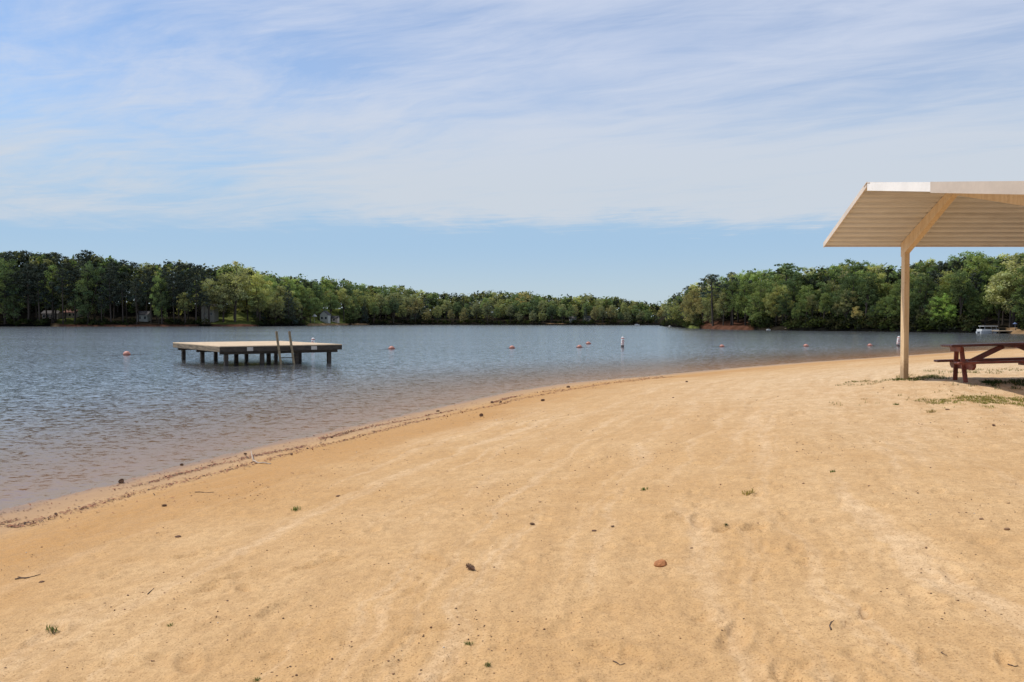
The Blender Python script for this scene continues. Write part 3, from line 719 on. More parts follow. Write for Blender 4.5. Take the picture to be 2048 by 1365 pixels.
o = foliage_mass('distant_woodland', 'L', -120, 1420, 2300, (30, 75), (0.0, 0.88, True), 0.75, dk, 5)
tag(o, 'dense dark wood filling the hill behind the far shore trees', 'woodland', kind='stuff')
o = foliage_mass('point_woodland', 'R', 1335, 2700, 1900, (24, 55), (0.0, 0.84, True), 0.45, dk, 6)
tag(o, 'dense dark wood filling the hill behind the right-hand shore', 'woodland', kind='stuff')

# ------------------------------------------------------------------ houses among the trees
def house(px, side, off, wpx, hpx, wall, roof, label, rz=0.0, wins=3, base_lift=0.0, gable_front=False):
    Y = shore_Y(side, px) + off; x = (px - 1024) / F * Y; z = hill_z(side, px, off) + base_lift
    W = wpx / F * Y; H = hpx / F * Y; Dp = max(5.0, W * 0.8); e = H * 0.68
    root = tag(empty('house', (x, Y, z), rz), label, 'house', 'houses among the lakeside trees')
    mb = MB()
    if gable_front:
        mb.prism([(-W / 2, 0, -0.8), (W / 2, 0, -0.8), (W / 2, 0, e), (0, 0, H - 0.12), (-W / 2, 0, e)], (0, 0, 0), (0, Dp, 0))
    else:
        mb.prism([(0, 0, -0.8), (0, Dp, -0.8), (0, Dp, e), (0, Dp / 2, H - 0.12), (0, 0, e)], (-W / 2, 0, 0), (W / 2, 0, 0))
    mb.build('wall', wall, root)
    mb = MB(); th_ = 0.16; oh = 0.35
    if gable_front:
        sl = (H - e) / (W / 2)
        for s_ in (-1, 1):
            mb.prism([(0, 0, H - 0.06), (s_ * (W / 2 + oh), 0, e - oh * sl - 0.06), (s_ * (W / 2 + oh), 0, e - oh * sl + th_), (0, 0, H + th_)], (0, -oh, 0), (0, Dp + oh, 0))
    else:
        sl = (H - e) / (Dp / 2)
        for s_ in (-1, 1):
            yo = Dp / 2 + s_ * (Dp / 2 + oh)
            mb.prism([(0, Dp / 2, H - 0.06), (0, yo, e - oh * sl - 0.06), (0, yo, e - oh * sl + th_), (0, Dp / 2, H + th_)], (-W / 2 - oh, 0, 0), (W / 2 + oh, 0, 0))
    mb.build('roof', roof, root)
    for k in range(wins):
        cx = -W / 2 + W * (k + 0.5) / wins; ww = min(0.9, W / wins * 0.45); hh = min(1.1, e * 0.4)
        fr = MB()
        fr.box((cx, -0.03, e * 0.55 + hh / 2 + 0.04), (ww + 0.16, 0.06, 0.08)).box((cx, -0.03, e * 0.55 - hh / 2 - 0.04), (ww + 0.16, 0.06, 0.08))
        fr.box((cx - ww / 2 - 0.04, -0.03, e * 0.55), (0.08, 0.06, hh)).box((cx + ww / 2 + 0.04, -0.03, e * 0.55), (0.08, 0.06, hh))
        f_ = fr.build('window', M['house_white'], root); MB().box((cx, -0.012, e * 0.55), (ww, 0.02, hh)).build('pane', M['glass'], f_)
    return root
house(100, 'L', 20, 30, 17, M['house_tan'], M['roof_dark'], 'low tan house behind pines at the far left shore', 0.1, 4)
house(140, 'L', 24, 26, 16, M['house_tan'], M['roof_red'], 'small house with red-brown roof behind dark pine trunks', -0.1, 3)
house(285, 'L', 16, 20, 20, M['house_white'], M['roof_dark'], 'pale house half hidden behind pines right of the leftmost float', 0.05, 2)
house(416, 'L', 14, 26, 46, M['house_grey'], M['roof_dark'], 'tall grey house behind the platform\'s left end', 0.0, 2, gable_front=True)
house(648, 'L', 14, 16, 23, M['house_white'], M['roof_dark'], 'white gabled house in a clearing right of the platform ladder', -0.05, 2, 0.0, True)
house(668, 'L', 15, 14, 12, M['house_tan'], M['roof_dark'], 'small tan shed beside the white gabled house', 0.0, 1)
house(1146, 'L', 16, 13, 12, M['house_white'], M['roof_dark'], 'tiny white house behind the pair of floats', 0.0, 1)
house(1176, 'L', 20, 12, 11, M['house_tan'], M['roof_dark'], 'tiny tan house among trees behind the tall white marker', 0.0, 1)
house(1770, 'R', 18, 34, 30, M['house_grey'], M['roof_pale'], 'grey house with pale metal roof left of the shelter post', 0.1, 2)

# ------------------------------------------------------------------ boats, docks and shore furniture
def place(px, py, side=None):
    Y = depth_of(py); return Vector(((px - 1024) / F * Y, Y, 0)), Y / F
def hull_mesh(mb, L, Wd, h):
    st = [(-0.5, 0.85, 0.0, 1.0), (-0.2, 1.0, 0.0, 1.0), (0.15, 0.95, 0.02, 1.05), (0.38, 0.55, 0.08, 1.15), (0.5, 0.03, 0.25, 1.25)]
    ringv = []
    for f, wf, lo, hi in st:
        x = f * L; w_ = Wd / 2 * wf
        ringv.append([mb.bm.verts.new(p) for p in ((x, -w_, hi * h), (x, -w_ * 0.75, lo * h + 0.12 * h), (x, 0, lo * h - 0.25 * h), (x, w_ * 0.75, lo * h + 0.12 * h), (x, w_, hi * h), (x, 0, hi * h * 0.97))])
    for i in range(len(ringv) - 1):
        for k in range(6): mb.bm.faces.new((ringv[i][k], ringv[i][(k + 1) % 6], ringv[i + 1][(k + 1) % 6], ringv[i + 1][k]))
    mb.bm.faces.new(ringv[0]); mb.bm.faces.new(ringv[-1][::-1])
def motorboat(px, py, wpx, label, hullm, coverm, rz=0.2, name='motor_boat', group='boats moored along the shore', cover=True):
    P, s_ = place(px, py); L = wpx * s_; root = tag(empty(name, P, rz), label, 'boat', group)
    mb = MB(); hull_mesh(mb, L, L * 0.36, L * 0.15); mb.build('hull', hullm, root)
    if cover:
        mb = MB(); h = L * 0.15
        mb.prism([(-0.46 * L, 0, h), (0.34 * L, 0, h * 1.08), (0.08 * L, 0, h * 1.9), (-0.2 * L, 0, h * 1.75)], (0, -L * 0.15, 0), (0, L * 0.15, 0)); mb.build('cover', coverm, root)
    MB().box((-0.53 * L, 0, L * 0.12), (0.05 * L, 0.09 * L, 0.2 * L), bev=0.01 * L).build('outboard_motor', M['roof_dark'], root)
    mb = MB(); h = L * 0.15
    mb.prism([(0.12 * L, 0, h * 1.05), (0.16 * L, 0, h * 1.05), (0.10 * L, 0, h * 1.75), (0.085 * L, 0, h * 1.75)], (0, -L * 0.155, 0), (0, -L * 0.151, 0)); mb.build('windscreen', M['grey_alu'], root)
    return root
motorboat(395, 652.3, 30, 'white motorboat with tan cover moored behind the platform\'s left end', M['white_boat'], M['tan_cover'], 0.15)
motorboat(452, 652.0, 24, 'low white boat beside the blue tarp behind the platform', M['white_boat'], M['cloth_white'], math.pi)
motorboat(470, 652.3, 26, 'boat under a peaked blue tarp behind the platform', M['grey_alu'], M['blue_tarp'], math.pi + 0.6)
motorboat(617, 650.6, 22, 'boat under a violet cover behind the platform\'s right end', M['grey_alu'], M['purple_tarp'], 0.1)
motorboat(1340, 654.4, 9, 'tiny white boat off the tip of the right-hand point', M['white_boat'], M['cloth_white'], 0.8)
motorboat(1274, 651.2, 10, 'distant grey boat on the far lake where it narrows', M['white_boat'], M['grey_alu'], 0.0)
motorboat(1560, 661.0, 17, 'white boat with blue cover moored right of the red bank', M['white_boat'], M['blue_tarp'], 2.6)
motorboat(1537, 661.2, 10, 'small white skiff beside the blue covered boat', M['white_boat'], M['white_boat'], 0.3)
motorboat(1897, 664.8, 12, 'leftmost small grey boat drawn up above the picnic table', M['grey_alu'], M['cloth_white'], 0.3)
motorboat(1920, 665.0, 13, 'dark-hulled small boat with white cover above the picnic table', M['roof_dark'], M['cloth_white'], -0.2)
def pontoon(px, py, wpx):
    P, s_ = place(px, py); L = wpx * s_; root = tag(empty('pontoon_boat', P, 0.08), 'white pontoon boat with flat canopy above the picnic table', 'boat', 'boats moored along the shore')
    for k in (-1, 1):
        MB().tube([(-0.5 * L, k * 0.16 * L, 0.03 * L), (0.44 * L, k * 0.16 * L, 0.03 * L), (0.52 * L, k * 0.16 * L, 0.06 * L)], [0.05 * L, 0.05 * L, 0.01 * L], 10).build('pontoon', M['grey_alu'], root)
    MB().box((0, 0, 0.095 * L), (0.98 * L, 0.42 * L, 0.03 * L)).build('deck', M['grey_alu'], root)
    mb = MB()
    for s2 in (-1, 1): mb.box((0, s2 * 0.2 * L, 0.16 * L), (0.92 * L, 0.012 * L, 0.09 * L))
    for s2 in (-1, 1): mb.box((s2 * 0.455 * L, 0, 0.16 * L), (0.012 * L, 0.385 * L, 0.09 * L))
    mb.build('railing', M['white_boat'], root)
    for sx in (-0.3, 0.3):
        for sy in (-0.19, 0.19): MB().tube([(sx * L, sy * L, 0.2 * L), (sx * L, sy * L, 0.345 * L)], 0.008 * L, 6).build('canopy_pole', M['grey_alu'], root)
    MB().box((0, 0, 0.355 * L), (0.74 * L, 0.44 * L, 0.024 * L), bev=0.008 * L).build('canopy', M['cloth_white'], root)
    MB().box((0.1 * L, -0.06 * L, 0.15 * L), (0.1 * L, 0.12 * L, 0.09 * L), bev=0.01 * L).build('console', M['white_boat'], root)
pontoon(1976, 667.0, 40)
def dock(px, py, wpx, dpx, label, m=None, rz=0.0):
    P, s_ = place(px, py); W = wpx * s_; Dp = dpx * s_; root = tag(empty('boat_dock', P, rz), label, 'dock', 'docks along the shore')
    MB().box((0, Dp / 2, 0.42), (W, Dp, 0.10), bev=0.02).build('deck', m or M['dock'], root)
    for sx in (-0.46, 0.46):
        for sy in (0.08, 0.92): MB().tube([(sx * W, sy * Dp, -0.8), (sx * W, sy * Dp, 0.8)], 0.07, 8).build('post', M['dark_wood'], root)
dock(2016, 667.6, 36, 26, 'tan boat dock at the right edge above the picnic table')
dock(1578, 661.4, 14, 16, 'small pale dock right of the blue covered boat')
dock(432, 652.4, 16, 12, 'dark little dock between the two white boats', M['dark_wood'])
dock(1850, 664.6, 30, 10, 'long low grey dock just right of the shelter post', M['edge_wood'])
def parasol(px, side, off, dpx, hpx, label, m):
    Y = shore_Y(side, px) + off; s_ = Y / F; z = hill_z(side, px, off); root = tag(empty('parasol', ((px - 1024) / F * Y, Y, z)), label, 'parasol')
    H = hpx * s_; r_ = dpx * s_ / 2
    MB().tube([(0, 0, -0.3), (0, 0, H - 0.05)], 0.04, 6).build('pole', M['grey_alu'], root)
    MB().lathe([(r_, H * 0.72), (r_ * 0.55, H * 0.86), (0.04, H), (0.03, H - 0.03), (r_ * 0.53, H * 0.84), (r_ * 0.97, H * 0.71)], 8).build('canopy', m, root)
parasol(629, 'L', 7, 11, 20, 'white parasol on the lawn left of the white gabled house', M['cloth_white'])
parasol(2030, 'R', 4, 9, 12, 'blue parasol on the bank above the picnic table', M['blue_tarp'])

# ------------------------------------------------------------------ swimming platform
ZD = 0.86
def deckpt(px, py):
    Y = depth_of(py, ZD); return Vector(((px - 1024) / F * Y, Y, 0))
PN, PR, PL = deckpt(439.3, 692.8), deckpt(684, 688.9), deckpt(345.4, 685.2)
LY = (PL - PN).length; ey = (PL - PN) / LY; ex = Vector((ey.y, -ey.x, 0))
dR = ray(684, 689); LX = (PN.x * dR.y - PN.y * dR.x) / (ex.y * dR.x - ex.x * dR.y)
plat = empty('swimming_platform', PN, math.atan2(ex.y, ex.x))
tag(plat, 'wooden swimming platform on dark posts standing in the lake', 'platform')
mb = MB(); nb = int(LY / 0.15); bw = LY / nb
for k in range(nb): mb.box((LX / 2, (k + 0.5) * bw, ZD - 0.02), (LX - 0.004, bw - 0.012, 0.04), bev=0.004)
mb.build('deck', M['deck'], plat)
fh = 0.21
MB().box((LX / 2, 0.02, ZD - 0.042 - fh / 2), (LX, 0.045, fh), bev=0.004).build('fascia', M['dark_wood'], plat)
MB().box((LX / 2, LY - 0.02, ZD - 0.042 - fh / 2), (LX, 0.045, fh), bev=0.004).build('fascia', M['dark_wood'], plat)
f1 = MB().box((0.02, LY / 2, ZD - 0.042 - fh / 2), (0.045, LY - 0.09, fh), bev=0.004).build('fascia', M['edge_wood'], plat); f1['label'] = 'sunlit mossy edge board'  # paler colour than the other fascias for the sunlit side, plus mossy streaks
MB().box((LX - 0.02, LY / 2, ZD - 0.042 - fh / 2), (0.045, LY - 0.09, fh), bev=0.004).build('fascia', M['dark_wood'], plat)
us = [0.36 + k * (LX - 0.36 - 0.50) / 3 for k in range(4)]; vs_ = [0.34, LY * 0.5, LY - 0.62]
zb = ZD - 0.042 - fh
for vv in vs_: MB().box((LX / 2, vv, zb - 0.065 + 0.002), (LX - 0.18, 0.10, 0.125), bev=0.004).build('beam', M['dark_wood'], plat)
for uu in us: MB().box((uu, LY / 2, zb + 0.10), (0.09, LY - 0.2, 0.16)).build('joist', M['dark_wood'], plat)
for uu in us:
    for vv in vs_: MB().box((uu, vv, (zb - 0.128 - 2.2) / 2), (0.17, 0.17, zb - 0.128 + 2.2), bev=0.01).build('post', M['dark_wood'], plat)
def plat_u(px):        # position along the front edge under a given image column
    d = ray(px, 690); n_ = Vector((-ex.y, ex.x, 0)); k = PN.dot(n_) / d.dot(n_); return (d * k - PN).dot(ex)
lad = MB(); ur = [plat_u(556.5), plat_u(582.5)]
for uu in ur: lad.bar((uu - 0.05, 0.10, ZD + 0.62), (uu + 0.12, -0.34, -0.9), 0.05, 0.10, up=(1, 0, 0), bev=0.006)
ladder = lad.build('ladder', M['ladder_wood'], plat)
for zt in (0.62, 0.30, 0.02, -0.26):
    f = (ZD + 0.62 - zt) / (ZD + 0.62 + 0.9); yy = 0.10 - 0.44 * f; xo = -0.05 + 0.17 * f
    MB().box(((ur[0] + ur[1]) / 2 + xo, yy + 0.02, zt), (ur[1] - ur[0] + 0.03, 0.09, 0.03)).build('tread', M['dark_wood'], ladder)
for px in (500, 628):
    uu = plat_u(px); MB().box((uu, -0.008, ZD - 0.042 - 0.105), (0.27, 0.012, 0.17), bev=0.003).build('sign_plate', M['sign'], plat)

# ------------------------------------------------------------------ floats, markers, rope
def make_float():
    root = empty('swim_float', (0, 0, 0))
    pr = [(0.02, -0.21)] + [(0.165 * math.sqrt(max(0.02, 1 - (k / 7) ** 2)) + 0.01, 0.2 * k / 7) for k in range(-6, 7)] + [(0.02, 0.21)]
    MB().lathe(pr, 16, Matrix.Translation((0, 0, 0.05)) @ Matrix.Rotation(R(90), 4, 'Y')).build('body', M['buoy'], root, smooth=True)
    for s_ in (-1, 1): MB().tube([(s_ * 0.19, 0, 0.05), (s_ * 0.26, 0, 0.045)], 0.035, 8).build('collar', M['buoy'], root)
    return root
fl = [(253, 710.5, 1.0, 'leftmost faded red float, left of the platform'), (783, 698.6, 0.95, 'pinkish float just right of the swimming platform'),
      (1024, 697, 0.88, 'orange float alone near mid-lake'), (1159, 695.5, 0.88, 'nearer float of the close pair left of the tall marker'), (1177, 688.5, 0.92, 'farther float of the close pair left of the tall marker'),
      (1444, 694.3, 0.82, 'first orange float right of the tall white marker'), (1612, 693.2, 0.82, 'second orange float right of the tall white marker'), (1740, 692.3, 0.80, 'float just left of the white marker near the post'),
      (2043, 690.6, 0.85, 'float seen under the picnic table top at right edge')]
fproto = make_float(); line = []
for i, (px, py, s_, lab) in enumerate(fl):
    P, _ = place(px, py); o = fproto if i == 0 else copy_tree(fproto)
    o.location = P; o.scale = (s_, s_, s_); o.rotation_euler = (0, 0, R((i * 47) % 40 - 20))
    tag(o, lab, 'float', 'floats on the swimming line')
    if i != 4: line.append(P)
pts = []
line = [line[0] + Vector((-14, -6, 0))] + line + [line[-1] + Vector((20, 6, 0))]
for a, b in zip(line[:-1], line[1:]):
    for k in range(10):
        t = k / 10; p = a.lerp(b, t); sag = math.sin(math.pi * t)
        pts.append((p.x, p.y - 1.0 * sag, 0.012 - 0.05 * smooth(np.array(sag), 0.12, 0.45)))
o = MB().tube(pts, 0.015, 6).build('float_rope', M['rope']); tag(o, 'thin dark rope linking the red floats across the lake', 'rope')
def make_marker():
    root = empty('marker_buoy', (0, 0, 0))
    MB().lathe([(0.10, -0.5), (0.12, -0.45), (0.12, 0.14)], 16).build('base', M['marker_dark'], root)
    b = MB().lathe([(0.115, 0.14), (0.115, 0.66), (0.10, 0.72), (0.06, 0.76), (0.02, 0.775)], 16).build('body', M['marker_white'], root, smooth=False)
    for z in (0.20, 0.62): MB().lathe([(0.1185, z), (0.1185, z + 0.055)], 16).build('band', M['marker_orange'], root)
    mb = MB()
    for k in range(16):
        a0, a1 = k * math.pi / 8, (k + 1) * math.pi / 8
        f = lambda a, r_: (math.sin(r_ * math.cos(a) / 0.119) * 0.119, -math.cos(r_ * math.cos(a) / 0.119) * 0.119, 0.42 + r_ * math.sin(a))
        mb.bm.faces.new([mb.bm.verts.new(f(a0, 0.10)), mb.bm.verts.new(f(a1, 0.10)), mb.bm.verts.new(f(a1, 0.055)), mb.bm.verts.new(f(a0, 0.055))])
    mb.build('symbol', M['marker_orange'], root)
    MB().tube([(0, 0, 0.77), (0, 0, 0.81)], 0.012, 6).build('lifting_eye', M['marker_dark'], root)
    return root
mk = make_marker()
for i, (px, py, Yf, tilt, lab) in enumerate([(1245, 694.3, None, 2, 'tall white marker buoy with red markings right of the close pair of floats'), (1796, 692.6, None, 6, 'white marker buoy leaning just left of the shelter post'),
                                            (626, 0, 58.5, 0, 'white marker buoy half hidden behind the swimming platform')]):
    if Yf is None: P, _ = place(px, py)
    else: P = Vector(((px - 1024) / F * Yf, Yf, 0))
    o = mk if i == 0 else copy_tree(mk)
    o.location = P; o.rotation_euler = (0, R(tilt), R(-15 * i + 10)); tag(o, lab, 'marker buoy', 'white marker buoys')

# ------------------------------------------------------------------ picnic shelter
sh = empty('picnic_shelter', (7.76, 14.0, 0.8)); tag(sh, 'open steel shelter with ribbed cream gable roof over the sand', 'shelter')
SO = Vector((7.76, 14.0, 0.8))
def S_(x, y, z): return Vector((x, y, z)) - SO
YE, YR, YN = 16.5, 14.52, 9.6
ZE, ZR_ = z_at(491, YE), z_at(371, YR)
ZN = CAMZ + (ZR_ - CAMZ) / YR * YN
X0, X1 = 6.23, 14.6
def ribbed(ya, za, yb, zb_, name, n):
    """sheet between two level edges, ribs parallel to them"""
    V = []; L = math.hypot(yb - ya, zb_ - za); ny, nz = -(zb_ - za) / L, (yb - ya) / L
    if nz < 0: ny, nz = -ny, -nz
    prof = []
    for k in range(n):
        for f, h in ((0.0, 0), (0.62, 0), (0.68, 0.026), (0.90, 0.026), (0.96, 0)): prof.append(((k + f) / n, h))
    prof.append((1.0, 0))
    for f, h in prof:
        y = ya + (yb - ya) * f + ny * h; z = za + (zb_ - za) * f + nz * h
        V.append(S_(X0, y, z)); V.append(S_(X1, y, z))
    n_ = len(prof); q = [(2 * i, 2 * i + 1, 2 * i + 3, 2 * i + 2) for i in range(n_ - 1)]
    return link_mesh(name, np_mesh(name, [tuple(p) for p in V], q), M['roof_panel'], sh)
ribbed(YE, ZE, YR, ZR_, 'roof_panel', 12)
ribbed(YR - 0.004, ZR_, YN, ZN, 'roof_panel', 28)
sl_far = (ZR_ - ZE) / (YE - YR)
def rake(ya, za, yb, zb_, lo, hi, m, name='rake_trim', x=X0, th_=0.02):
    mb = MB(); mb.prism([S_(x - th_, ya, za + lo), S_(x - th_, yb, zb_ + lo), S_(x - th_, yb, zb_ + hi), S_(x - th_, ya, za + hi)], (0, 0, 0), (th_, 0, 0)); return mb.build(name, m, sh)
rake(YE + 0.03, ZE - 0.012, YR + 0.02, ZR_, -0.03, 0.065, M['cream'])
Yb = X0 * F / (1860 - 1024)
rake(YR - 0.01, ZR_, Yb, CAMZ + (ZR_ - CAMZ) / YR * Yb, -0.095, 0.048, M['white_trim'])['label'] = 'bright white length of trim at the ridge end'
rake(Yb - 0.006, CAMZ + (ZR_ - CAMZ) / YR * (Yb - 0.006), YN, ZN, -0.112, 0.052, M['rake_tan'], x=X0 - 0.004)
MB().prism([S_(X0 - 0.03, YR + 0.12, ZR_ - 0.12 * sl_far + 0.04), S_(X0 - 0.03, YR, ZR_ + 0.045), S_(X0 - 0.03, YR - 0.12, ZR_ + 0.02), S_(X0 - 0.03, YR - 0.12, ZR_ + 0.028), S_(X0 - 0.03, YR, ZR_ + 0.056), S_(X0 - 0.03, YR + 0.12, ZR_ - 0.12 * sl_far + 0.05)], (0, 0, 0), (X1 - X0 + 0.06, 0, 0)).build('ridge_cap', M['cream'], sh)
MB().box(S_((X0 + X1) / 2, YE + 0.016, ZE - 0.006), (X1 - X0, 0.03, 0.05)).build('eave_trim', M['cream'], sh)
MB().box(S_((X0 + X1) / 2, YN - 0.016, ZN - 0.02), (X1 - X0, 0.03, 0.09)).build('eave_trim', M['cream'], sh)
for fx in (7.76, 13.1):
    wd = 0.107
    def zf(y): return ZE + (YE - y) * sl_far - 0.004
    def zn(y): return CAMZ + (ZR_ - CAMZ) / YR * y - 0.004
    py_ = YE - 0.17
    MB().prism([S_(fx - wd / 2, py_ + 0.09, zf(py_ + 0.09)), S_(fx - wd / 2, YR, zf(YR)), S_(fx - wd / 2, YR, zf(YR) - 0.16), S_(fx - wd / 2, py_ - 0.09, zf(py_ - 0.09) - 0.27), S_(fx - wd / 2, py_ + 0.09, zf(py_ + 0.09) - 0.27)], (0, 0, 0), (wd, 0, 0)).build('rafter', M['frame_cream'], sh)
    MB().prism([S_(fx - wd / 2, YR - 0.004, zn(YR)), S_(fx - wd / 2, YN + 0.2, zn(YN + 0.2)), S_(fx - wd / 2, YN + 0.2, zn(YN + 0.2) - 0.50), S_(fx - wd / 2, YR - 0.004, zn(YR) - 0.16)], (0, 0, 0), (wd, 0, 0)).build('rafter', M['frame_cream'], sh)
    for yy, top in ((py_, zf(py_ + 0.09) - 0.12), (YN + 0.32, zn(YN + 0.32) - 0.3)):
        zg = sz(fx, yy) - 0.4
        MB().box(S_(fx, yy, (top + zg) / 2), (0.101, 0.145, top - zg), bev=0.006).build('post', M['frame_cream'], sh)

# ------------------------------------------------------------------ picnic table
TC = Vector((9.12, 15.05)); tz = sz(TC.x, TC.y)
tb = empty('picnic_table', (TC.x, TC.y, 0.765)); tb.rotation_euler = (R(-1.0), R(-2.4), R(-13))
tag(tb, 'weathered red-brown wooden picnic table standing in the shelter\'s shade', 'picnic table')
mb = MB()
for k in range(5): mb.box((0, (k - 2) * 0.148, 0.735), (2.16, 0.138, 0.042), bev=0.012)
mb.build('tabletop', M['table_top'], tb)
for s_ in (-1, 1):
    mb = MB()
    for k in (0, 1): mb.box((0, s_ * (0.60 + 0.145 * k), 0.435), (2.20, 0.135, 0.042), bev=0.012)
    mb.build('bench_seat', M['rust_red'], tb)
for sx in (-0.86, 0.86):
    for s_ in (-1, 1):
        MB().bar((sx, s_ * 0.14, 0.70), (sx, s_ * 0.36, -0.05), 0.042, 0.076, up=(1, 0, 0), bev=0.005).build('leg', M['rust_red'], tb)
    MB().prism([(sx + 0.023, -0.72, 0.412), (sx + 0.023, 0.72, 0.412), (sx + 0.023, 0.72, 0.36), (sx + 0.023, 0.62, 0.30), (sx + 0.023, -0.62, 0.30), (sx + 0.023, -0.72, 0.36)], (0, 0, 0), (0.045, 0, 0)).build('crossbar', M['rust_red'], tb)
    MB().prism([(sx - 0.066, -0.35, 0.712), (sx - 0.066, 0.35, 0.712), (sx - 0.066, 0.30, 0.625), (sx - 0.066, -0.30, 0.625)], (0, 0, 0), (0.043, 0, 0)).build('top_cleat', M['rust_red'], tb)
    sg = 1 if sx < 0 else -1
    MB().bar((sx + sg * 0.07, 0, 0.375), (-sg * 0.12, 0, 0.70), 0.09, 0.045, up=(0, 1, 0), bev=0.004).build('brace', M['rust_red'], tb)
MB().box((0, 0, 0.69), (0.09, 0.62, 0.046), bev=0.004).build('top_cleat', M['rust_red'], tb)
for s_ in (-1, 1): MB().box((0, s_ * 0.672, 0.392), (0.14, 0.26, 0.042), bev=0.004).build('seat_cleat', M['rust_red'], tb)

# ------------------------------------------------------------------ small things lying on the sand
def pine_cone(px, py, wpx, label):
    P = on_sand(px, py); r_ = wpx * P.y / F / 2 * 0.85; rg = np.random.RandomState(int(px))
    mb = MB(); n = 46
    mb.lathe([(0.15 * r_, -1.05 * r_), (0.55 * r_, -0.6 * r_), (0.62 * r_, 0), (0.45 * r_, 0.6 * r_), (0.1 * r_, 1.05 * r_)], 8)
    for k in range(n):
        f = (k + 0.5) / n; z = (f * 2 - 1) * 0.95 * r_; a = k * 2.39996; rad = r_ * 0.55 * math.sqrt(max(0.05, 1 - (f * 2 - 1) ** 2)); out = Vector((math.cos(a), math.sin(a), 0.35)).normalized(); s_ = Vector((-math.sin(a), math.cos(a), 0))
        b = Vector((math.cos(a) * rad, math.sin(a) * rad, z)); tip = b + out * r_ * (0.42 + 0.2 * rg.rand()); wv = r_ * 0.20
        vv = [mb.bm.verts.new(p) for p in (b - s_ * wv * 0.6, b + s_ * wv * 0.6, tip + s_ * wv, tip + Vector((0, 0, r_ * 0.1)), tip - s_ * wv)]
        mb.bm.faces.new(vv)
    o = mb.build('pine_cone', M['cone']); o.scale = (0.70, 0.70, 1.15); o.location = (P.x, P.y, P.z + r_ * 0.5); o.rotation_euler = (R(75 + 20 * rg.rand()), rg.rand(), rg.rand() * 6)
    return tag(o, label, 'pine cone', 'pine cones scattered on the beach')
def stone(px, py, wpx, label, m, flat=0.55, name='stone', cat='stone'):
    P = on_sand(px, py); r_ = wpx * P.y / F / 2; rg = np.random.RandomState(int(px * 3 + py)); bm = bmesh.new(); bmesh.ops.create_icosphere(bm, subdivisions=2, radius=1)
    cuts = [Vector(rg.normal(size=3)).normalized() for _ in range(9)]
    for v in bm.verts:
        for c in cuts:
            dd = v.co.dot(c) - 0.72
            if dd > 0: v.co -= c * dd
        v.co += Vector(rg.normal(size=3)) * 0.03
        v.co = Vector((v.co.x * r_ * 1.15, v.co.y * r_ * 0.85, v.co.z * r_ * flat))
    me = bpy.data.meshes.new(name); bm.to_mesh(me); bm.free(); o = link_mesh(name, me, m); o.location = (P.x, P.y, P.z + r_ * flat * 0.45); o.rotation_euler = (R(8), R(-6), rg.rand() * 0.6)
    return tag(o, label, cat, 'stones lying on the beach' if cat == 'stone' else 'bark chips lying on the beach')
for a in [(942, 1141, 21, 'dark pine cone in the foreground left of the red stone'), (1065, 1051, 10, 'small dark pine cone above and between foreground cone and stone'), (963, 833, 11, 'dark round pine cone on dry sand below the wrack line'),
          (1085, 803, 9, 'pine cone on sand below the distant end of the wrack line'), (985, 807, 8, 'left pine cone of the two side by side at the wrack line'), (1001, 806, 7, 'right pine cone of the two side by side at the wrack line'),
          (243, 967, 16, 'pine cone at the water\'s edge near the left of the beach'), (112, 1031, 9, 'pine cone beside the wrack line near the left edge'), (363, 932, 9, 'pine cone at water\'s edge left of the driftwood'),
          (491, 910, 7, 'pine cone just left of the pale driftwood'), (583, 911, 8, 'pine cone right of the pale driftwood'), (1137, 776, 8, 'farthest pine cone at the water\'s edge'),
          (329, 1014, 10, 'red-brown pine cone on sand right of the left-edge cone'), (1988, 853, 8, 'pine cone on pale sand below the grass patch'), (1373, 765, 6, 'tiny pine cone on the far sand near mid-beach'),
          (664, 877, 7, 'pine cone in the wrack line left of mid-beach'), (876, 824, 7, 'pine cone on the wrack line below the platform\'s right')]: pine_cone(*a)
stone(1322, 1132, 26, 'orange-red angular stone alone in the right foreground', M['rock'], 0.62)
for a in [(2014, 1061, 11, 'reddish stone nearest the right edge of the sand'), (1963, 1040, 9, 'tan stone just left of the right-edge reddish stone'), (1383, 1098, 6, 'tiny red pebble above the orange-red angular stone'), (1346, 797, 5, 'tiny brown stone on far mid-beach sand'),
          (1607, 968, 6, 'small dark stone right of mid-beach weeds'), (1738, 973, 6, 'small brown stone in the mid right sand'), (1852, 1097, 6, 'small dark stone on the right foreground sand')]: stone(*a, m=M['rock2'])
for a in [(1188, 1063, 11, 'tan bark chip above and left of the orange-red stone'), (1225, 1053, 7, 'small dark bark chip right of the tan chip'), (356, 1076, 14, 'bark chip on orange sand left of the footprints'), (83, 1165, 11, 'bark chip near the left edge beside the twigs'), (1895, 820, 9, 'dark bark chip just below the grass patch'), (676, 993, 9, 'reddish bark chip on the sand below the driftwood')]:
    stone(*a, m=M['chip'], flat=0.28, name='bark_chip', cat='bark chip')
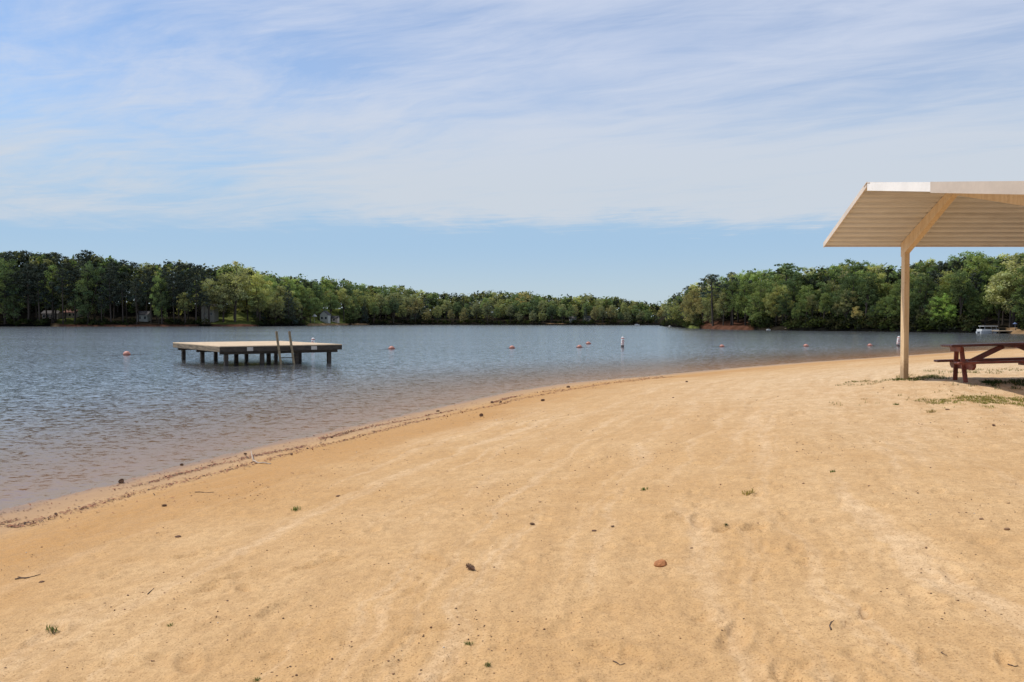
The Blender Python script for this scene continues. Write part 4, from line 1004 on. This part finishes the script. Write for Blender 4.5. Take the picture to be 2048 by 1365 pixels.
def twig(pxs, rad_px, label, m, fork=None):
    P = [on_sand(*p) for p in pxs]; r_ = rad_px * P[0].y / F
    dense = []
    for a, b in zip(P[:-1], P[1:]):
        for k in range(4): dense.append(a.lerp(b, k / 4))
    dense.append(P[-1]); c0 = P[0].copy(); zs = []
    pts = [Vector((p.x, p.y, sz(p.x, p.y) + r_ * 0.8 + r_ * 0.5 * math.sin(i))) - c0 for i, p in enumerate(dense)]
    mb = MB().tube(pts, [r_ * (1 - 0.6 * i / len(pts)) for i in range(len(pts))], 7)
    if fork:
        q = [on_sand(*p) for p in fork]
        mb.tube([Vector((p.x, p.y, p.z + r_ * (0.8 + 2.2 * i))) - c0 for i, p in enumerate(q)], [r_ * 0.9, r_ * 0.7, r_ * 0.4][:len(q)], 7)
    o = mb.build('twig' if m is M['twig'] else 'driftwood_branch', m, smooth=True); o.location = c0
    return tag(o, label, 'twig' if m is M['twig'] else 'driftwood', 'twigs lying on the beach' if m is M['twig'] else None)
twig([(506, 924), (514, 927), (528, 929), (542, 929)], 2.0, 'pale bent driftwood branch lying on the wrack line', M['driftwood'], fork=[(507, 925), (504, 918), (502, 912)])
twig([(1662, 1262), (1659, 1254), (1662, 1247), (1668, 1243)], 1.6, 'curved dark twig alone in the right foreground', M['twig'])
twig([(30, 1160), (52, 1157), (82, 1150)], 1.3, 'longer dark twig near the left edge of the sand', M['twig'])
twig([(36, 1156), (50, 1159), (62, 1156)], 1.0, 'short twig crossing the longer one near the left edge', M['twig'])
twig([(1228, 1326), (1240, 1331), (1250, 1331)], 1.2, 'short dark twig near the bottom below the red stone', M['twig'])
twig([(2016, 1330), (2028, 1334), (2036, 1334)], 1.3, 'short dark twig in the bottom right corner', M['twig'])
twig([(295, 1190), (304, 1182), (308, 1178)], 1.0, 'small slanted twig on the left foreground sand', M['twig'])
twig([(1882, 1308), (1888, 1311), (1894, 1314)], 1.0, 'tiny twig in the lower right foreground', M['twig'])
twig([(390, 986), (408, 986), (428, 987)], 0.9, 'thin straight twig on sand below the wrack line', M['twig'])

# grass
def blade_verts(P, h, az, lean, wd):
    d = np.array([math.cos(az), math.sin(az), 0]); s_ = np.array([-math.sin(az), math.cos(az), 0]) * wd
    b = np.array(P); m_ = b + d * lean * 0.35 * h + np.array([0, 0, h * 0.6]); t = b + d * lean * h + np.array([0, 0, h * (1 - 0.35 * lean)])
    return [b - s_, b + s_, m_ + s_ * 0.8, m_ - s_ * 0.8, m_ - s_ * 0.8, m_ + s_ * 0.8, t + s_ * 0.1, t - s_ * 0.1]
def tuft(px, py, wpx, label, c, n=46):
    P = on_sand(px, py); r_ = wpx * P.y / F / 2; rg = np.random.RandomState(int(px + py)); V, T = [], []
    for k in range(n):
        a = rg.rand() * 6.28; rr = r_ * rg.rand() ** 0.7; x, y = rr * math.cos(a), rr * math.sin(a) * 0.9
        zz_ = sz(P.x + x, P.y + y) - P.z
        V += blade_verts((x, y, zz_ - 0.003), r_ * (0.5 + 0.6 * rg.rand()), rg.rand() * 6.28, 0.4 + 0.8 * rg.rand(), r_ * 0.035 + 0.0007)
        T += [np.array(c) * (0.6 + 0.8 * rg.rand())] * 8
    me = np_mesh('grass_tuft', V, np.arange(len(V)).reshape(-1, 4), {'tone': np.array(T)})
    o = link_mesh('grass_tuft', me, M['leaf']); o.location = P; o.color = (1, 1, 1, 1)
    return tag(o, label, 'grass tuft', 'grass tufts sprouting from the sand')
G1, G2 = (0.13, 0.17, 0.05), (0.30, 0.24, 0.08)
for a in [(1288, 981, 16, 'green grass tuft above the orange-red foreground stone', G1), (105, 1264, 24, 'green grass tuft in the lower left corner', G1), (340, 1252, 13, 'small green tuft right of the lower left tuft', G1), (592, 1021, 20, 'sparse green sprigs on sand below the driftwood', G1),
          (1495, 989, 26, 'dry yellow grass tuft right of the mid-beach green tuft', G2), (938, 1290, 18, 'sparse green tuft near the bottom left of centre', G1), (1452, 1051, 9, 'tiny dark sprig right of the foreground bark chips', (0.08, 0.12, 0.05)), (975, 1331, 14, 'thin green sprigs at the bottom edge left of centre', G1),
          (1665, 945, 12, 'tiny green sprig on the sand below the shelter', G1), (1862, 826, 18, 'tufts of dry green grass below the picnic table', G2), (1792, 811, 12, 'small green tuft below the shelter post', G1), (514, 1362, 14, 'small green tuft cut by the bottom edge', G1)]: tuft(*a)
rg = np.random.RandomState(77); V, T = [], []
def grass_spots(n, cx, cy, rx, ry, rot, c, h):
    for k in range(n):
        a = rg.rand() * 6.28; rr = rg.rand() ** 0.5; p = rx * rr * math.cos(a); q = ry * rr * math.sin(a)
        x = cx + p * math.cos(rot) - q * math.sin(rot); y = cy + p * math.sin(rot) + q * math.cos(rot)
        if vnoise(np.array([x * 5.5]), np.array([y * 5.5]), 61)[0] * 0.6 + 0.4 * vnoise(np.array([x * 1.7]), np.array([y * 1.7]), 62)[0] < 0.38 + 0.22 * rr + 0.12 * rg.rand(): continue
        z = sz(x, y) - 0.004
        for j in range(4):
            V.extend(blade_verts((x + 0.02 * rg.normal(), y + 0.02 * rg.normal(), z), h * (0.5 + rg.rand()), rg.rand() * 6.28, 0.5 + 0.9 * rg.rand(), 0.0035))
            T.extend([np.array(c) * (0.6 + 0.8 * rg.rand())] * 8)
for px, py, n, rx, ry, c, h in [(2015, 806, 1500, 1.35, 0.75, (0.27, 0.26, 0.085), 0.035), (1935, 803, 420, 0.9, 0.6, (0.29, 0.25, 0.10), 0.035), (1955, 770, 300, 0.5, 0.35, (0.06, 0.085, 0.03), 0.07), (2025, 768, 360, 0.6, 0.4, (0.06, 0.085, 0.03), 0.06),
                               (1850, 757, 420, 0.75, 0.5, (0.09, 0.115, 0.035), 0.05), (1750, 764, 240, 0.9, 0.6, (0.20, 0.18, 0.07), 0.04), (1990, 742, 420, 1.6, 0.9, (0.17, 0.175, 0.06), 0.05), (1880, 748, 300, 1.2, 0.8, (0.18, 0.175, 0.06), 0.045), (2020, 780, 90, 0.25, 0.2, (0.06, 0.09, 0.03), 0.06), (1830, 800, 70, 1.5, 0.6, (0.2, 0.18, 0.06), 0.04)]:
    P = on_sand(px, py); grass_spots(n, P.x, P.y, rx, ry, 0.1, c, h)
me = np_mesh('thin_grass', np.array(V), np.arange(len(V)).reshape(-1, 4), {'tone': np.array(T)})
o = link_mesh('thin_grass', me, M['leaf']); o.color = (1, 1, 1, 1); tag(o, 'thin patchy grass on the sand around the shelter and table', 'grass', kind='stuff')

# wrack line: reddish leaf litter washed up along the water's edge
wr = [(-30, 1052), (60, 1029), (190, 991), (300, 965), (380, 945), (430, 931), (530, 909), (600, 893), (700, 868), (790, 846), (900, 823), (1000, 801), (1130, 778), (1250, 762), (1320, 754)]
WP = np.array([[*on_sand(*p).xy] for p in wr]); rg = np.random.RandomState(9); V, T, Fc = [], [], []
cl_ = np.r_[0, np.cumsum(np.hypot(*np.diff(WP, axis=0).T))]
def flake(x, y, s_, c, lift=0.004):
    z = sz(x, y) + lift; a = rg.rand() * 6.28; l1, l2 = s_ * (0.7 + rg.rand()), s_ * (0.25 + 0.3 * rg.rand()); t = rg.normal(size=2) * 0.35
    ux, uy = math.cos(a), math.sin(a); i = len(V)
    for p, q in ((-1, 0), (0, -1), (1, 0.1), (0.1, 1)):
        V.append((x + ux * l1 * p - uy * l2 * q, y + uy * l1 * p + ux * l2 * q, z + abs(t[0]) * l1 * p * 0.6 + t[1] * l2 * q + l1 * 0.25)); T.append(c)
cols = [(0.27, 0.105, 0.055), (0.19, 0.08, 0.045), (0.31, 0.13, 0.07), (0.08, 0.045, 0.03), (0.30, 0.14, 0.075)]
for k in range(9500):
    s_ = cl_[-1] * rg.rand() ** 1.5; x = np.interp(s_, cl_, WP[:, 0]); y = np.interp(s_, cl_, WP[:, 1])
    i = min(len(WP) - 2, max(0, np.searchsorted(cl_, s_) - 1)); tv = WP[i + 1] - WP[i]; tv = tv / np.linalg.norm(tv); nv = np.array([tv[1], -tv[0]])
    dens_ = vnoise(np.array([s_ * 1.1]), np.array([0.5]), 71)[0]; q = rg.rand()
    if q < 0.62:
        if dens_ < 0.36 + 0.30 * rg.rand(): continue
        w_ = (0.02 + 0.045 * dens_) * rg.normal() + 0.34 * (vnoise(np.array([s_ * 0.8]), np.array([3.3]), 72)[0] - 0.5) + 0.16 * (vnoise(np.array([s_ * 2.7]), np.array([6.3]), 74)[0] - 0.5)
    elif q < 0.89: w_ = 0.42 + 0.06 * rg.normal() + 0.3 * (vnoise(np.array([s_ * 0.6]), np.array([7.3]), 73)[0] - 0.5)
    elif q < 0.93: w_ = -0.25 + 0.08 * rg.normal()
    else: w_ = 0.15 + 0.45 * rg.normal()
    flake(x + nv[0] * w_, y + nv[1] * w_, 0.008 + 0.013 * rg.rand() * (1 + s_ * 0.03), np.array(cols[rg.randint(5)]) * (0.7 + 0.6 * rg.rand()))
me = np_mesh('wrack_line', np.array(V), np.arange(len(V)).reshape(-1, 4), {'tone': np.array(T)})
o = link_mesh('wrack_line', me, M['flake']); tag(o, 'reddish leaf litter washed up along the water\'s edge', 'leaf litter', kind='stuff')

# grit: tiny pebbles and bark crumbs strewn over the dry sand
rg = np.random.RandomState(31); V, T, Fc = [], [], []
ng = 0
OCT = np.array([(1, 0, 0), (-1, 0, 0), (0, 1, 0), (0, -1, 0), (0, 0, 1), (0, 0, -1)], float); OF = np.array([(0, 2, 4), (2, 1, 4), (1, 3, 4), (3, 0, 4), (2, 0, 5), (1, 2, 5), (3, 1, 5), (0, 3, 5)])
r_ = 2.6 + 14 * rg.rand(22000) ** 1.35; a_ = np.radians(-36 + 73 * rg.rand(22000)); gx, gy = r_ * np.sin(a_), r_ * np.cos(a_)
dd = shore_d(gx, gy); ok = (dd > 1.2) & (vnoise(gx * 1.3, gy * 1.3, 81) > 0.36 + 0.45 * rg.rand(22000)); gx, gy, r_ = gx[ok], gy[ok], r_[ok]
gz = sand_z(gx, gy); k = len(gx); s_ = (0.0016 + 0.0046 * rg.rand(k) ** 6) * (0.75 + 0.07 * r_)
jit = 1 + 0.35 * rg.normal(size=(k, 6, 1)); V = (OCT[None] * jit) * s_[:, None, None] * np.array([1.1, 1.0, 0.7]) + np.c_[gx, gy, gz + s_ * 0.3][:, None, :]
Fq = (OF[None] + (np.arange(k) * 6)[:, None, None]).reshape(-1, 3)
pc = np.array([(0.14, 0.07, 0.04), (0.09, 0.05, 0.03), (0.22, 0.11, 0.055), (0.30, 0.17, 0.09), (0.17, 0.10, 0.07), (0.60, 0.52, 0.42)])[rg.choice(6, k, p=[.27, .2, .22, .18, .1, .03])]
me = np_mesh('beach_grit', V.reshape(-1, 3), Fq, {'tone': np.repeat(pc, 6, axis=0)})
o = link_mesh('beach_grit', me, M['flake']); tag(o, 'fine dark grit and crumbs strewn over the dry sand', 'grit', kind='stuff')
